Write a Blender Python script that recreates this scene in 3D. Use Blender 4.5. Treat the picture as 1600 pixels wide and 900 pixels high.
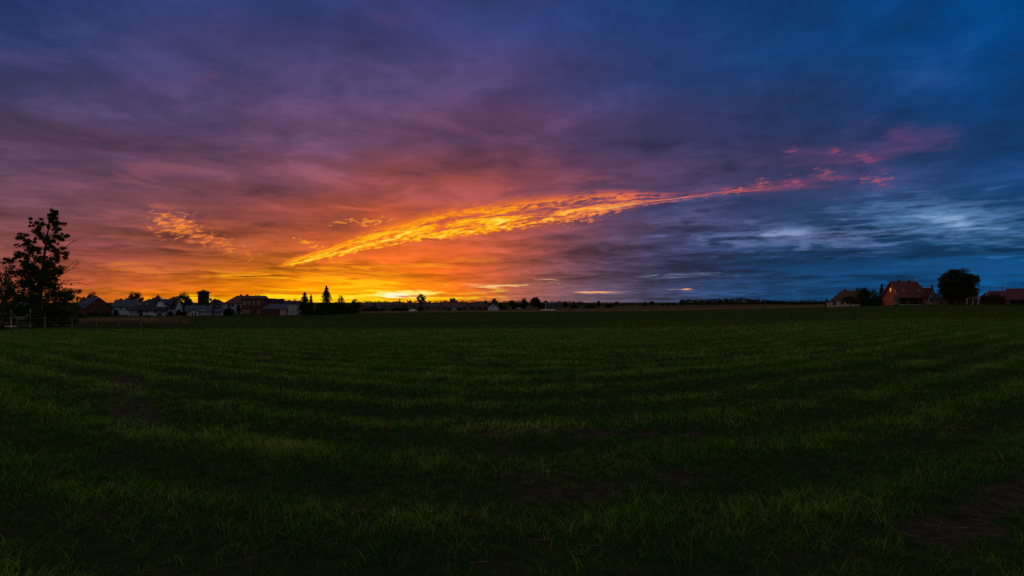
import bpy, bmesh, math, random
import numpy as np
from mathutils import Vector, Matrix

for _o in list(bpy.data.objects):
    bpy.data.objects.remove(_o)
scene = bpy.context.scene
col = scene.collection
R = math.radians

# ---------------------------------------------------------------- camera
F, EYE, HZ = 865.0, 1.7, 472.0          # focal length and horizon of a 1600 x 900 frame, eye height
cam_d = bpy.data.cameras.new('camera')
cam_d.sensor_width = 36.0
cam_d.lens = 36.0 * F / 1600.0
cam_d.shift_y = (HZ - 450.0) / 1600.0
cam_d.clip_start = 0.05
cam_d.clip_end = 30000.0
cam = bpy.data.objects.new('camera', cam_d)
cam.location = (0, 0, EYE)
cam.rotation_euler = (R(90), 0, 0)
col.objects.link(cam)
scene.camera = cam

# ---------------------------------------------------------------- exposure
vs = scene.view_settings
vs.view_transform = 'Standard'
vs.look = 'None'
vs.gamma = 1.0
vs.exposure = 0.0
vs.use_curve_mapping = False
scene.cycles.use_denoising = False
scene.cycles.use_adaptive_sampling = True
scene.cycles.adaptive_threshold = 0.012
scene.cycles.denoising_prefilter = 'NONE'
scene.cycles.max_bounces = 3
scene.cycles.diffuse_bounces = 2
scene.cycles.transmission_bounces = 2
scene.cycles.glossy_bounces = 1
scene.cycles.transparent_max_bounces = 8

# ---------------------------------------------------------------- sun
SUN_AZ, SUN_EL = R(-11.8), R(2.6)       # clockwise from +Y
sd = bpy.data.lights.new('sun', 'SUN')
sd.energy = 1.5
sd.angle = R(12)
sd.color = (1.0, 0.66, 0.27)
sun = bpy.data.objects.new('sun', sd)
sdir = Vector((math.sin(SUN_AZ) * math.cos(SUN_EL), math.cos(SUN_AZ) * math.cos(SUN_EL), math.sin(SUN_EL)))
sun.rotation_euler = sdir.to_track_quat('Z', 'Y').to_euler()
sun.location = (-30, 140, 60)
col.objects.link(sun)

# ---------------------------------------------------------------- sky
world = bpy.data.worlds.new('World')
scene.world = world
world.use_nodes = True
WN, WL = world.node_tree.nodes, world.node_tree.links
WN.clear()


def lin(c):
    c = c / 255.0
    return c / 12.92 if c <= 0.04045 else ((c + 0.055) / 1.055) ** 2.4


def srgb(r, g, b):
    return (lin(r), lin(g), lin(b), 1.0)


class V:
    """a float socket of the sky's node tree, with arithmetic"""
    def __init__(self, s):
        self.s = s

    def __add__(self, o): return mth('ADD', self, o)
    __radd__ = __add__
    def __sub__(self, o): return mth('SUBTRACT', self, o)
    def __rsub__(self, o): return mth('SUBTRACT', o, self)
    def __mul__(self, o): return mth('MULTIPLY', self, o)
    __rmul__ = __mul__
    def __truediv__(self, o): return mth('DIVIDE', self, o)


def put(inp, v):
    if isinstance(v, V):
        WL.new(v.s, inp)
    elif hasattr(v, 'is_output'):
        WL.new(v, inp)
    else:
        inp.default_value = v


def mth(op, a, b=None, c=None, clamp=False):
    n = WN.new('ShaderNodeMath')
    n.operation = op
    n.use_clamp = clamp
    put(n.inputs[0], a)
    if b is not None:
        put(n.inputs[1], b)
    if c is not None:
        put(n.inputs[2], c)
    return V(n.outputs[0])


def sstep(x, a, b, lo=0.0, hi=1.0):
    n = WN.new('ShaderNodeMapRange')
    n.interpolation_type = 'SMOOTHSTEP'
    put(n.inputs[0], x)
    put(n.inputs[1], a); put(n.inputs[2], b); put(n.inputs[3], lo); put(n.inputs[4], hi)
    return V(n.outputs[0])


def vec(x, y, z=0.0):
    n = WN.new('ShaderNodeCombineXYZ')
    put(n.inputs[0], x); put(n.inputs[1], y); put(n.inputs[2], z)
    return n.outputs[0]


def noise(v, scale, detail=4.0, rough=0.55, dist=0.0):
    n = WN.new('ShaderNodeTexNoise')
    n.noise_dimensions = '2D'
    WL.new(v, n.inputs['Vector'])
    n.inputs['Scale'].default_value = scale
    n.inputs['Detail'].default_value = detail
    n.inputs['Roughness'].default_value = rough
    n.inputs['Distortion'].default_value = dist
    return V(n.outputs[0])


def ramp(fac, stops, interp='LINEAR'):
    n = WN.new('ShaderNodeValToRGB')
    cr = n.color_ramp
    cr.interpolation = interp
    while len(cr.elements) < len(stops):
        cr.elements.new(0.5)
    for e, (p, c) in zip(cr.elements, sorted(stops, key=lambda q: q[0])):
        e.position = p
        e.color = c
    put(n.inputs[0], fac)
    return n.outputs[0]


def mixc(fac, a, b, blend='MIX'):
    n = WN.new('ShaderNodeMix')
    n.data_type = 'RGBA'
    n.blend_type = blend
    n.clamp_factor = True
    put(n.inputs[0], fac); put(n.inputs[6], a); put(n.inputs[7], b)
    return n.outputs[2]


tc = WN.new('ShaderNodeTexCoord')
sp = WN.new('ShaderNodeSeparateXYZ')
WL.new(tc.outputs['Generated'], sp.inputs[0])
dx, dy, dz = V(sp.outputs[0]), V(sp.outputs[1]), V(sp.outputs[2])
DEG = 180.0 / math.pi
az = mth('ARCTAN2', dx, dy) * DEG                       # degrees, 0 ahead, + to the right
el = mth('ARCSINE', dz) * DEG


def ae(px, py):
    """bearing and elevation, in degrees, of a point of the photograph"""
    u, v = (px - 800.0) / F, (HZ - py) / F
    a = math.atan(u)
    return a * DEG, math.atan(v * math.cos(a)) * DEG


# cloud deck seen in plan (a level sheet overhead) and as strips near the horizon
hgt = mth('MAXIMUM', dz, 0.0) + 0.075
plan = vec(dx / hgt, dy / hgt, 0.0)
n_big = noise(plan, 0.55, 6, 0.55, 0.5)
n_mid = noise(plan, 2.4, 7, 0.54, 0.35)
n_fine = noise(vec(dx / hgt + 17.3, dy / hgt, 0.0), 7.0, 6, 0.62, 0.25)
warp = (n_mid - 0.5) * 1.6
n_strip = noise(vec(az * 0.045, el * 0.62 + warp * 0.35, 3.1), 1.0, 6, 0.58, 0.6)
n_hair = noise(vec(az * 0.16, el * 1.9 + warp * 0.4, 9.7), 1.0, 6, 0.62, 0.4)

SAMPLES = [
    (-150, 40, 36, 52, 98), (0, 10, 34, 54, 104), (60, 70, 40, 58, 106), (200, 40, 51, 58, 106), (400, 30, 55, 60, 110),
    (600, 30, 58, 58, 108), (800, 30, 54, 62, 116), (1000, 30, 32, 64, 122), (1200, 40, 16, 66, 126), (1400, 40, 5, 66, 126),
    (1580, 40, 0, 66, 128), (1750, 40, 0, 64, 126),
    (0, 150, 62, 58, 95), (200, 150, 69, 62, 102), (400, 160, 83, 64, 102), (600, 150, 79, 66, 107), (800, 160, 84, 64, 107),
    (1000, 150, 52, 62, 114), (1200, 150, 26, 64, 120), (1400, 150, 12, 66, 124), (1590, 150, 4, 66, 126),
    (0, 240, 89, 62, 87), (150, 240, 92, 66, 98), (300, 230, 94, 70, 109), (500, 220, 101, 70, 105), (700, 220, 104, 68, 100),
    (900, 220, 82, 64, 106), (1100, 220, 62, 62, 108), (1300, 230, 50, 62, 110), (1450, 240, 40, 62, 112), (1590, 240, 12, 62, 116),
    (0, 320, 109, 68, 82), (150, 320, 117, 72, 87), (300, 300, 126, 72, 81), (450, 300, 133, 72, 81), (600, 290, 149, 72, 73),
    (750, 270, 131, 68, 82), (900, 265, 104, 66, 100), (1050, 270, 88, 66, 106), (1200, 270, 70, 64, 108), (1350, 280, 46, 62, 108),
    (1500, 300, 22, 62, 108), (1590, 300, 10, 62, 112),
    (0, 390, 132, 72, 72), (120, 390, 151, 76, 68), (250, 385, 146, 74, 66), (380, 360, 160, 76, 66), (450, 380, 187, 84, 52),
    (560, 420, 232, 107, 14), (640, 400, 226, 96, 26), (740, 390, 203, 86, 46), (820, 380, 167, 78, 70), (900, 380, 118, 72, 90),
    (1000, 370, 88, 72, 110), (1100, 350, 74, 76, 122), (1200, 340, 54, 74, 118), (1300, 330, 42, 72, 116), (1450, 350, 40, 84, 132),
    (1590, 350, 30, 82, 132),
    (0, 440, 145, 75, 60), (120, 440, 169, 77, 48), (220, 440, 189, 86, 38), (300, 440, 204, 98, 22), (380, 440, 218, 114, 8),
    (460, 440, 238, 131, 0), (560, 445, 250, 139, 0), (650, 442, 236, 115, 8), (720, 440, 216, 91, 26), (800, 430, 168, 80, 62),
    (880, 430, 122, 72, 84), (960, 420, 86, 68, 100), (1060, 410, 52, 64, 106), (1200, 410, 18, 62, 106), (1350, 400, 6, 66, 114),
    (1590, 400, 0, 70, 122),
    (0, 470, 162, 86, 52), (120, 470, 207, 104, 30), (200, 470, 225, 117, 18), (300, 470, 236, 124, 2), (400, 468, 244, 144, 0), (480, 466, 247, 167, 0),
    (560, 465, 255, 189, 2), (620, 466, 255, 193, 14), (680, 467, 252, 156, 2), (740, 467, 218, 104, 36), (800, 468, 168, 94, 76),
    (880, 468, 118, 88, 98), (980, 468, 84, 80, 108), (1100, 468, 42, 70, 112), (1250, 465, 10, 66, 112), (1400, 460, 0, 68, 118),
    (1590, 450, 4, 76, 128), (-150, 460, 128, 75, 66), (-150, 300, 94, 66, 82), (1750, 460, 4, 74, 124), (1750, 300, 6, 62, 112),
]
_P = np.array([ae(s[0], s[1]) for s in SAMPLES]) * np.array([1.0, 1.8])
_C = np.array([s[2:] for s in SAMPLES], float)
_D = np.linalg.norm(_P[:, None] - _P[None], axis=2)
_W = np.linalg.solve(_D + np.eye(len(_P)) * 0.35, _C - _C.mean(0))


def sky_tint(a, e):
    d = np.linalg.norm(_P - np.array([a, e * 1.8]), axis=1)
    c = np.clip(d @ _W + _C.mean(0), 0, 255)
    return tuple(float(q) for q in c)


EL_ROWS = [0.4, 1.6, 3.2, 5.2, 8.0, 11.5, 16.0, 21.5, 28.0]
AZ_COLS = [-47, -40, -34, -29, -25, -21, -17, -13, -9.5, -6, -2, 2, 6, 10, 15, 20, 26, 33, 40, 47]
fa = az / 360.0 + 0.5
BACK_LOW, BACK_HIGH = (106, 101, 104), (108, 103, 106)          # unseen grey-mauve deck behind, set brighter than the visible sky to light the ground
base = None
prev = None
for i, e in enumerate(EL_ROWS):
    k = i / (len(EL_ROWS) - 1)
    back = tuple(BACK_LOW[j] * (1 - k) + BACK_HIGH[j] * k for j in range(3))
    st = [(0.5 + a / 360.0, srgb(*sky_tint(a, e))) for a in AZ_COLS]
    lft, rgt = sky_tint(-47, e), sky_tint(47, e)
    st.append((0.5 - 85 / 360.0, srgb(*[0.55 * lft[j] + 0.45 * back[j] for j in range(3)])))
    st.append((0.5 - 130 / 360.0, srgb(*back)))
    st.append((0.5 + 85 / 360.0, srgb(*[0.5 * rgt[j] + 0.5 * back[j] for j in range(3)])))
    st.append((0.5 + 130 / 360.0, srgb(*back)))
    row = ramp(fa, st)
    if base is None:
        base = row
    else:
        # rows are looked up a little warped so that no band edge is straight
        base = mixc(sstep(el + (n_big - 0.5) * (1.2 + 0.25 * e), EL_ROWS[i - 1], e), base, row)
    prev = e
zen = srgb(108, 103, 106)  # unseen sky overhead, likewise brightened to put more light on the field
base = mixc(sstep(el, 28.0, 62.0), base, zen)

# mottled deck: thin places let a paler light through, thick ones are dull
hi_w = sstep(el, 1.0, 12.0)
deck = (n_big - 0.5) * 1.5 + (n_mid - 0.5) * 1.2 + (n_fine - 0.5) * 0.32
low_w = 1.0 - sstep(el, 3.0, 11.0)
deck = deck + ((n_strip - 0.5) * (1.5 + 1.1 * sstep(az, 2.0, 16.0)) + (n_hair - 0.5) * 0.55) * low_w
gain = mth('MAXIMUM', deck * 1.0 + 0.94, 0.35)
gn = WN.new('ShaderNodeVectorMath'); gn.operation = 'SCALE'
WL.new(base, gn.inputs[0]); put(gn.inputs[3], gain)
sky_c = gn.outputs[0]
# warm blush on the lit undersides, cool veil between
glow_w = sstep(mth('ABSOLUTE', az + 12.0), 70.0, 5.0)
blush = sstep(n_big + (n_mid - 0.5) * 0.9 + (n_fine - 0.5) * 0.3, 0.52, 0.72) * glow_w * sstep(el, 2.0, 8.0) * sstep(el, 27.0, 13.0) * 0.6
sky_c = mixc(blush, sky_c, (0.052, 0.012, 0.018, 1), 'ADD')
cool = sstep(n_mid * 0.6 + n_big * 0.4, 0.50, 0.36) * 0.55 * sstep(el, 3.0, 10.0)
sky_c = mixc(cool, sky_c, (0.004, 0.009, 0.026, 1), 'ADD')


n_lay = n_strip * 0.45 + n_mid * 0.40 + n_hair * 0.15
n_gap = n_mid * 0.36 + n_hair * 0.36 + n_fine * 0.28
n_drift = (n_mid - 0.5) * mth('MINIMUM', el * 0.12 + 0.10, 1.7)
aim = vec(az, el + n_drift, 1.0)


def wisp(p0, p1, half, colr, fac, nz, lo, hi, k=0.27):
    """a lit strip of cloud between two bearings, frayed by a noise"""
    global sky_c
    (a0, e0), (a1, e1) = ae(*p0), ae(*p1)
    th, lx_, ca, ce = math.atan2(e1 - e0, a1 - a0), math.hypot(a1 - a0, e1 - e0) * 0.56, (a0 + a1) / 2, (e0 + e1) / 2
    c_, s_ = math.cos(th), math.sin(th)

    def lin3(p, q, k0):
        n = WN.new('ShaderNodeVectorMath')
        n.operation = 'DOT_PRODUCT'
        WL.new(aim, n.inputs[0])
        n.inputs[1].default_value = (p, q, k0)
        return V(n.outputs['Value'])
    t_ = lin3(c_ / lx_, s_ / lx_, -(c_ * ca + s_ * ce) / lx_)
    b_ = lin3(-s_ / half, c_ / half, (s_ * ca - c_ * ce) / half)
    ln = mth('SQRT', mth('MULTIPLY_ADD', t_, t_, b_ * b_))
    m = sstep(mth('MULTIPLY_ADD', ln, -k, nz), lo - 0.10, hi - 0.10, 0.0, fac)
    sky_c = mixc(m, sky_c, srgb(*colr))


# the strip of lit cloud that climbs from the glow to the right
EDGE = [  # px, lower edge, upper edge
    (410, 422, 412), (470, 414, 398), (520, 404, 380), (560, 394, 362), (620, 384, 345), (700, 374, 322), (780, 362, 313),
    (860, 350, 304), (930, 338, 297), (1000, 324, 296), (1060, 315, 300), (1120, 306, 294), (1200, 298, 284), (1300, 291, 270), (1420, 287, 266)]
A0, A1 = -26.0, 38.0
fe = (az - A0) / (A1 - A0)
lo_st, hi_st = [], []
for px, l, h in EDGE:
    a, e1 = ae(px, l)
    _, e2 = ae(px, h)
    lo_st.append(((a - A0) / (A1 - A0), (e1 / 20, e1 / 20, e1 / 20, 1)))
    hi_st.append(((a - A0) / (A1 - A0), (e2 / 20, e2 / 20, e2 / 20, 1)))


def curve_of(st):
    n = WN.new('ShaderNodeSeparateColor')
    WL.new(ramp(fe, st), n.inputs[0])
    return V(n.outputs[0]) * 20.0


e_lo, e_hi = curve_of(lo_st), curve_of(hi_st)
thick = e_hi - e_lo
tt = (el - e_lo) / thick
n_fil = noise(vec(az * 0.17 + (n_mid - 0.5) * 0.4, tt * 5.2 + (n_mid - 0.5) * 2.0 - az * 0.03, 0.0), 1.3, 6, 0.66, 0.35)   # filaments that follow the strip
n_rip = noise(vec(az * 1.3 + el * 0.7, el * 4.2 - az * 0.75, 0.0), 0.95, 6, 0.60, 0.3)                # ripples across it
tw = tt + (n_fil - 0.5) * 0.95 + (n_rip - 0.5) * 0.55
ends = sstep(az, ae(405, 0)[0], ae(470, 0)[0]) * sstep(az, ae(1440, 0)[0], ae(1010, 0)[0])
# the air and thin cloud about it catch the glow
halo = sstep(mth('ABSOLUTE', tt - 0.55), 1.9, 0.2) * sstep(az, ae(400, 0)[0], ae(520, 0)[0]) * sstep(az, 14.0, -4.0)
sky_c = mixc(halo * sstep(n_mid * 0.6 + n_hair * 0.4, 0.30, 0.66) * 0.32, sky_c, srgb(206, 88, 44))
# brightness across the strip: strongest a third of the way up, frayed above, firmer below
lift = sstep(tt + (n_rip - 0.5) * 0.45, -0.14, 0.20) * sstep(tt + (n_fil - 0.5) * 0.9 + (n_rip - 0.5) * 0.4, 1.42, 0.45)
rift = sstep(mth('ABSOLUTE', tt + (n_rip - 0.5) * 0.5 - 0.60), 0.26, 0.02) * sstep(az, -13.0, -2.0) * 0.26
fire = lift * (0.62 - rift + (n_fil - 0.5) * 2.5 + (n_rip - 0.5) * 0.95)
far_end = sstep(az, 11.0, 19.0)
fire = (fire - far_end * (0.12 + (0.62 - n_mid) * 0.8)) * ends
cool_k = sstep(az, -4.0, 17.0)
near_c = ramp(fire, [(0.0, srgb(196, 92, 56)), (0.40, srgb(236, 112, 22)), (0.62, srgb(255, 168, 8)), (0.85, srgb(255, 200, 30)), (1.0, srgb(255, 224, 96))])
far_c = ramp(fire, [(0.0, srgb(132, 74, 96)), (0.40, srgb(196, 88, 84)), (0.65, srgb(240, 118, 70)), (1.0, srgb(255, 160, 78))])
sky_c = mixc(sstep(fire, 0.10, 0.52), sky_c, mixc(cool_k, near_c, far_c))

# wisps about it
wisp((505, 352), (640, 340), 0.55, (244, 140, 44), 0.75, n_rip, 0.46, 0.60)
wisp((455, 374), (510, 388), 0.35, (246, 150, 30), 0.8, n_rip, 0.44, 0.58)
wisp((850, 270), (1020, 292), 1.2, (172, 88, 88), 0.5, n_lay, 0.42, 0.78)
wisp((870, 352), (960, 336), 0.35, (236, 130, 70), 0.7, n_rip, 0.48, 0.6)
wisp((210, 340), (400, 396), 1.9, (176, 86, 60), 0.7, n_mid, 0.36, 0.70, 0.2)
wisp((236, 342), (320, 366), 1.25, (248, 134, 50), 0.9, n_rip, 0.38, 0.64, 0.24)
wisp((296, 364), (400, 400), 0.85, (238, 122, 48), 0.8, n_rip, 0.38, 0.66, 0.24)
wisp((130, 418), (330, 428), 1.3, (226, 118, 50), 0.6, n_hair, 0.50, 0.64)
wisp((40, 300), (330, 250), 1.6, (134, 74, 86), 0.5, n_mid, 0.5, 0.68)
wisp((240, 180), (420, 60), 1.6, (116, 64, 92), 0.45, n_mid, 0.5, 0.7)
wisp((520, 40), (680, 20), 2.0, (96, 60, 102), 0.45, n_mid, 0.40, 0.74)
# pink strips high on the right
wisp((1290, 176), (1530, 232), 2.0, (96, 60, 108), 0.5, n_mid, 0.40, 0.82, 0.2)
wisp((1340, 200), (1500, 226), 0.9, (118, 64, 106), 0.45, n_fine, 0.40, 0.84)
wisp((1160, 246), (1440, 236), 1.4, (112, 64, 106), 0.65, n_lay, 0.38, 0.74, 0.2)
wisp((1060, 302), (1430, 274), 0.9, (142, 74, 104), 0.75, n_lay, 0.38, 0.72, 0.2)
wisp((1340, 278), (1400, 280), 0.6, (184, 86, 96), 0.7, n_rip, 0.38, 0.66)
wisp((1130, 299), (1170, 296), 0.35, (226, 102, 92), 0.8, n_rip, 0.38, 0.56)
wisp((980, 170), (1110, 215), 1.1, (96, 60, 104), 0.5, n_mid, 0.46, 0.66)
for _a, _b, _h, _c in (((1172, 290), (1206, 286), 0.4, (206, 92, 92)), ((1222, 286), (1262, 284), 0.4, (186, 84, 98)), ((1270, 270), (1312, 274), 0.5, (168, 80, 100)),
                       ((1222, 236), (1252, 234), 0.35, (150, 72, 104)), ((1292, 236), (1318, 238), 0.35, (164, 76, 102)), ((1330, 244), (1376, 246), 0.5, (156, 74, 104))):
    wisp(_a, _b, _h * 1.3, _c, 0.6, n_rip, 0.34, 0.70)
# pale gaps in the deck low on the right
wisp((1020, 336), (1160, 318), 1.5, (102, 104, 156), 0.75, n_gap, 0.36, 0.62, 0.2)
wisp((1060, 390), (1560, 382), 1.2, (60, 84, 136), 0.5, n_hair, 0.48, 0.64)
wisp((1000, 330), (1330, 300), 1.5, (36, 50, 92), 0.65, n_lay, 0.36, 0.62, 0.2)
wisp((1240, 322), (1640, 316), 1.3, (20, 50, 90), 0.7, n_lay, 0.36, 0.62, 0.2)
wisp((1100, 374), (1400, 362), 1.3, (96, 114, 164), 0.8, n_gap, 0.36, 0.62, 0.2)
wisp((1140, 372), (1300, 356), 0.7, (140, 162, 204), 0.7, n_gap, 0.45, 0.70, 0.24)
wisp((1330, 334), (1640, 352), 1.9, (84, 124, 176), 0.8, n_gap, 0.35, 0.62, 0.2)
wisp((1400, 334), (1600, 356), 0.9, (150, 182, 218), 0.75, n_gap, 0.45, 0.68, 0.22)
wisp((1100, 412), (1500, 416), 0.9, (8, 56, 102), 0.55, n_strip, 0.34, 0.62, 0.2)
# openings and slits near the horizon
wisp((250, 440), (470, 424), 0.75, (255, 176, 6), 0.85, n_strip, 0.42, 0.58)
wisp((380, 434), (700, 446), 1.0, (255, 190, 10), 0.8, n_hair, 0.44, 0.60)
wisp((520, 420), (790, 408), 0.7, (248, 146, 20), 0.75, n_hair, 0.38, 0.70)
wisp((340, 466), (720, 461), 0.62, (255, 214, 24), 0.92, n_hair, 0.28, 0.5)
wisp((560, 462), (690, 458), 0.42, (255, 232, 120), 0.95, n_hair, 0.30, 0.5)
wisp((604, 463), (632, 460), 0.22, (255, 246, 214), 0.9, n_hair, 0.2, 0.4)
wisp((720, 447), (900, 443), 0.28, (246, 196, 126), 0.9, n_hair, 0.40, 0.62)
wisp((820, 436), (900, 437), 0.22, (222, 168, 126), 0.7, n_hair, 0.42, 0.56)
wisp((846, 458), (1010, 455), 0.15, (244, 172, 116), 0.85, n_hair, 0.42, 0.62)
wisp((1020, 452), (1125, 452), 0.13, (252, 178, 108), 0.9, n_hair, 0.38, 0.58)
wisp((1000, 431), (1150, 427), 0.30, (112, 124, 158), 0.7, n_hair, 0.36, 0.62)
wisp((1130, 440), (1440, 440), 0.45, (40, 84, 136), 0.45, n_hair, 0.40, 0.7)
wisp((350, 432), (640, 420), 1.1, (252, 148, 8), 0.65, n_hair, 0.36, 0.66)
# thin dark bars over the bright opening
wisp((330, 455), (520, 458), 0.22, (214, 104, 10), 0.75, n_strip, 0.36, 0.5)
wisp((630, 463), (790, 461), 0.14, (206, 92, 14), 0.8, n_hair, 0.34, 0.48)

sky_c = mixc(sstep(el, -0.6, -2.5), sky_c, (0.004, 0.006, 0.008, 1))

# the clear twilight above the clouds adds its own faint light
nish = WN.new('ShaderNodeTexSky')
nish.sky_type = 'NISHITA'
nish.sun_disc = False
nish.sun_elevation = SUN_EL
nish.sun_rotation = SUN_AZ
nish.altitude = 60
sky_bg = WN.new('ShaderNodeBackground')
WL.new(nish.outputs[0], sky_bg.inputs[0])
sky_bg.inputs[1].default_value = 0.0015
cl_bg = WN.new('ShaderNodeBackground')
WL.new(sky_c, cl_bg.inputs[0])
cl_bg.inputs[1].default_value = 1.0
addn = WN.new('ShaderNodeAddShader')
WL.new(sky_bg.outputs[0], addn.inputs[0])
WL.new(cl_bg.outputs[0], addn.inputs[1])
wout = WN.new('ShaderNodeOutputWorld')
WL.new(addn.outputs[0], wout.inputs[0])
world.cycles.sampling_method = 'MANUAL'
world.cycles.sample_map_resolution = 512

# ================================================================ helpers
rng = np.random.default_rng(11)
rnd = random.Random(5)
_perm = np.random.default_rng(3).random((256, 256))


def vnoise(x, y):
    xi, yi = np.floor(x).astype(int), np.floor(y).astype(int)
    fx, fy = x - xi, y - yi
    fx, fy = fx * fx * (3 - 2 * fx), fy * fy * (3 - 2 * fy)
    g = lambda i, j: _perm[(xi + i) & 255, (yi + j) & 255]
    return (g(0, 0) * (1 - fx) + g(1, 0) * fx) * (1 - fy) + (g(0, 1) * (1 - fx) + g(1, 1) * fx) * fy


def fbm(x, y, s, o=4):
    t, a, n = 0.0, 0.5, 0.0
    for k in range(o):
        t = t + a * vnoise(x * s + 17.3 * k, y * s - 9.1 * k)
        n += a
        a *= 0.5
        s *= 2.03
    return t / n


_ut = np.linspace(-3, 3, 601)
_st = np.interp(_ut, [-3, -0.9, -0.55, -0.2, 0.23, 0.44, 0.56, 0.70, 1.0, 3], [-.0180, -.0185, -.0185, -.0177, -.0143, -.0080, -.0012, .0050, .0060, .0060])
_k = np.exp(-np.linspace(-2, 2, 21) ** 2)
_st = np.convolve(np.pad(_st, 10, 'edge'), _k / _k.sum(), 'valid')


def land(x, y):
    """height of the fields: they fall away to the left and rise a little on the right"""
    x, y = np.asarray(x, float), np.asarray(y, float)
    yy = np.maximum(y - 8.0, 0.0)
    g = 260.0 * (1 - np.exp(-yy * yy / (yy + 6.0) / 215.0))
    u = np.clip(x / np.maximum(y, 1.0), -3, 3)
    return np.interp(u, _ut, _st) * g


def row_of(x, y):
    """distance across the sown rows, which bend round the field"""
    return y - 0.84 * (np.sqrt(x * x + 26.0) - 5.1) + 1.1 * (fbm(x, y, 0.16, 3) - 0.5)


def rowmod(x, y):
    t = row_of(x, y)
    a = 0.5 + 0.5 * np.sin(2 * math.pi * t / 1.7)
    b = 0.5 + 0.5 * np.sin(2 * math.pi * t / 5.9 + 1.0)
    return np.clip(0.62 * a ** 1.2 * (0.35 + 1.1 * fbm(x + 70, y, 0.22, 3)) + 0.18 * b + 0.85 * (fbm(x, y, 0.75, 4) - 0.36), 0, 1)


def bare(x, y):
    """worn places with soil showing, 0..1"""
    m = np.clip((fbm(x + 40, y, 0.55, 4) - 0.76) * 7, 0, 1)
    def seg(x0, y0, x1, y1, w):
        L2 = (x1 - x0) ** 2 + (y1 - y0) ** 2
        t = np.clip(((x - x0) * (x1 - x0) + (y - y0) * (y1 - y0)) / L2, 0, 1)
        d = np.hypot(x - x0 - t * (x1 - x0), y - y0 - t * (y1 - y0)) + 0.5 * (fbm(x, y, 2.2, 3) - 0.5)
        return np.clip((w - d) / (0.5 * w), 0, 1)
    m = np.maximum(m, seg(3.05, 3.95, 4.1, 4.75, 0.16))
    m = np.maximum(m, seg(4.0, 4.6, 6.4, 6.1, 0.28))
    m = np.maximum(m, 0.7 * seg(-0.4, 7.1, 2.3, 7.3, 0.24))
    m = np.maximum(m, 0.6 * seg(0.2, 5.0, 0.9, 5.15, 0.22))
    m = np.maximum(m, 0.7 * seg(-9.0, 13.0, -5.2, 7.7, 0.34))
    return m


def clods(x, y):
    n = fbm(x, y, 1.1, 3) - 0.5
    f = fbm(x, y, 9.0, 3) - 0.5
    return 0.10 * n + 0.045 * f


def ground_z(x, y):
    r = np.hypot(x, y)
    k = np.clip((60.0 - r) / 40.0, 0, 1)
    return land(x, y) + k * (clods(x, y) + 0.05 * (rowmod(x, y) - 0.5))


def gz(x, y):
    return float(ground_z(np.array([x]), np.array([y]))[0])


def X(px, Y): return (px - 800.0) * Y / F
def Z(py, Y): return EYE + (HZ - py) * Y / F


# ---------------------------------------------------------------- materials
def mat(name, c, c2=None, scale=3.0, rough=0.85, bump=0.0, emit=None, spec=0.3, coord='Object', stretch=(1, 1, 1), metal=0.0, trans=0.0):
    m = bpy.data.materials.new(name)
    m.use_nodes = True
    nt = m.node_tree
    b = nt.nodes['Principled BSDF']
    b.inputs['Roughness'].default_value = rough
    b.inputs['Specular IOR Level'].default_value = spec
    b.inputs['Metallic'].default_value = metal
    c = tuple(c) + (1,)
    b.inputs['Base Color'].default_value = c
    if c2 is not None or bump:
        tcn = nt.nodes.new('ShaderNodeTexCoord')
        mp = nt.nodes.new('ShaderNodeMapping')
        mp.inputs['Scale'].default_value = stretch
        nt.links.new(tcn.outputs[coord], mp.inputs[0])
        nz = nt.nodes.new('ShaderNodeTexNoise')
        nz.inputs['Scale'].default_value = scale
        nz.inputs['Detail'].default_value = 5
        nt.links.new(mp.outputs[0], nz.inputs['Vector'])
        if c2 is not None:
            cr = nt.nodes.new('ShaderNodeValToRGB')
            cr.color_ramp.elements[0].position = 0.32
            cr.color_ramp.elements[1].position = 0.68
            cr.color_ramp.elements[0].color = c
            cr.color_ramp.elements[1].color = tuple(c2) + (1,)
            nt.links.new(nz.outputs[0], cr.inputs[0])
            nt.links.new(cr.outputs[0], b.inputs['Base Color'])
        if bump:
            bp = nt.nodes.new('ShaderNodeBump')
            bp.inputs['Strength'].default_value = bump
            bp.inputs['Distance'].default_value = 0.05
            nt.links.new(nz.outputs[0], bp.inputs['Height'])
            nt.links.new(bp.outputs[0], b.inputs['Normal'])
    if emit:
        b.inputs['Emission Color'].default_value = tuple(emit[0]) + (1,)
        b.inputs['Emission Strength'].default_value = emit[1]
    return m


def leaf_mat(name, c, c2, warm=0.25):
    """leaves and blades: colour varies from one to the next, some light passes through"""
    m = bpy.data.materials.new(name)
    m.use_nodes = True
    nt = m.node_tree
    nt.nodes.clear()
    at = nt.nodes.new('ShaderNodeAttribute')
    at.attribute_name = 'tint'
    mx = nt.nodes.new('ShaderNodeMix')
    mx.data_type = 'RGBA'
    nt.links.new(at.outputs['Fac'], mx.inputs[0])
    mx.inputs[6].default_value = tuple(c) + (1,)
    mx.inputs[7].default_value = tuple(c2) + (1,)
    d = nt.nodes.new('ShaderNodeBsdfDiffuse')
    t = nt.nodes.new('ShaderNodeBsdfTranslucent')
    nt.links.new(mx.outputs[2], d.inputs[0])
    nt.links.new(mx.outputs[2], t.inputs[0])
    ms = nt.nodes.new('ShaderNodeMixShader')
    ms.inputs[0].default_value = warm
    nt.links.new(d.outputs[0], ms.inputs[1])
    nt.links.new(t.outputs[0], ms.inputs[2])
    o = nt.nodes.new('ShaderNodeOutputMaterial')
    nt.links.new(ms.outputs[0], o.inputs[0])
    return m


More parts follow.
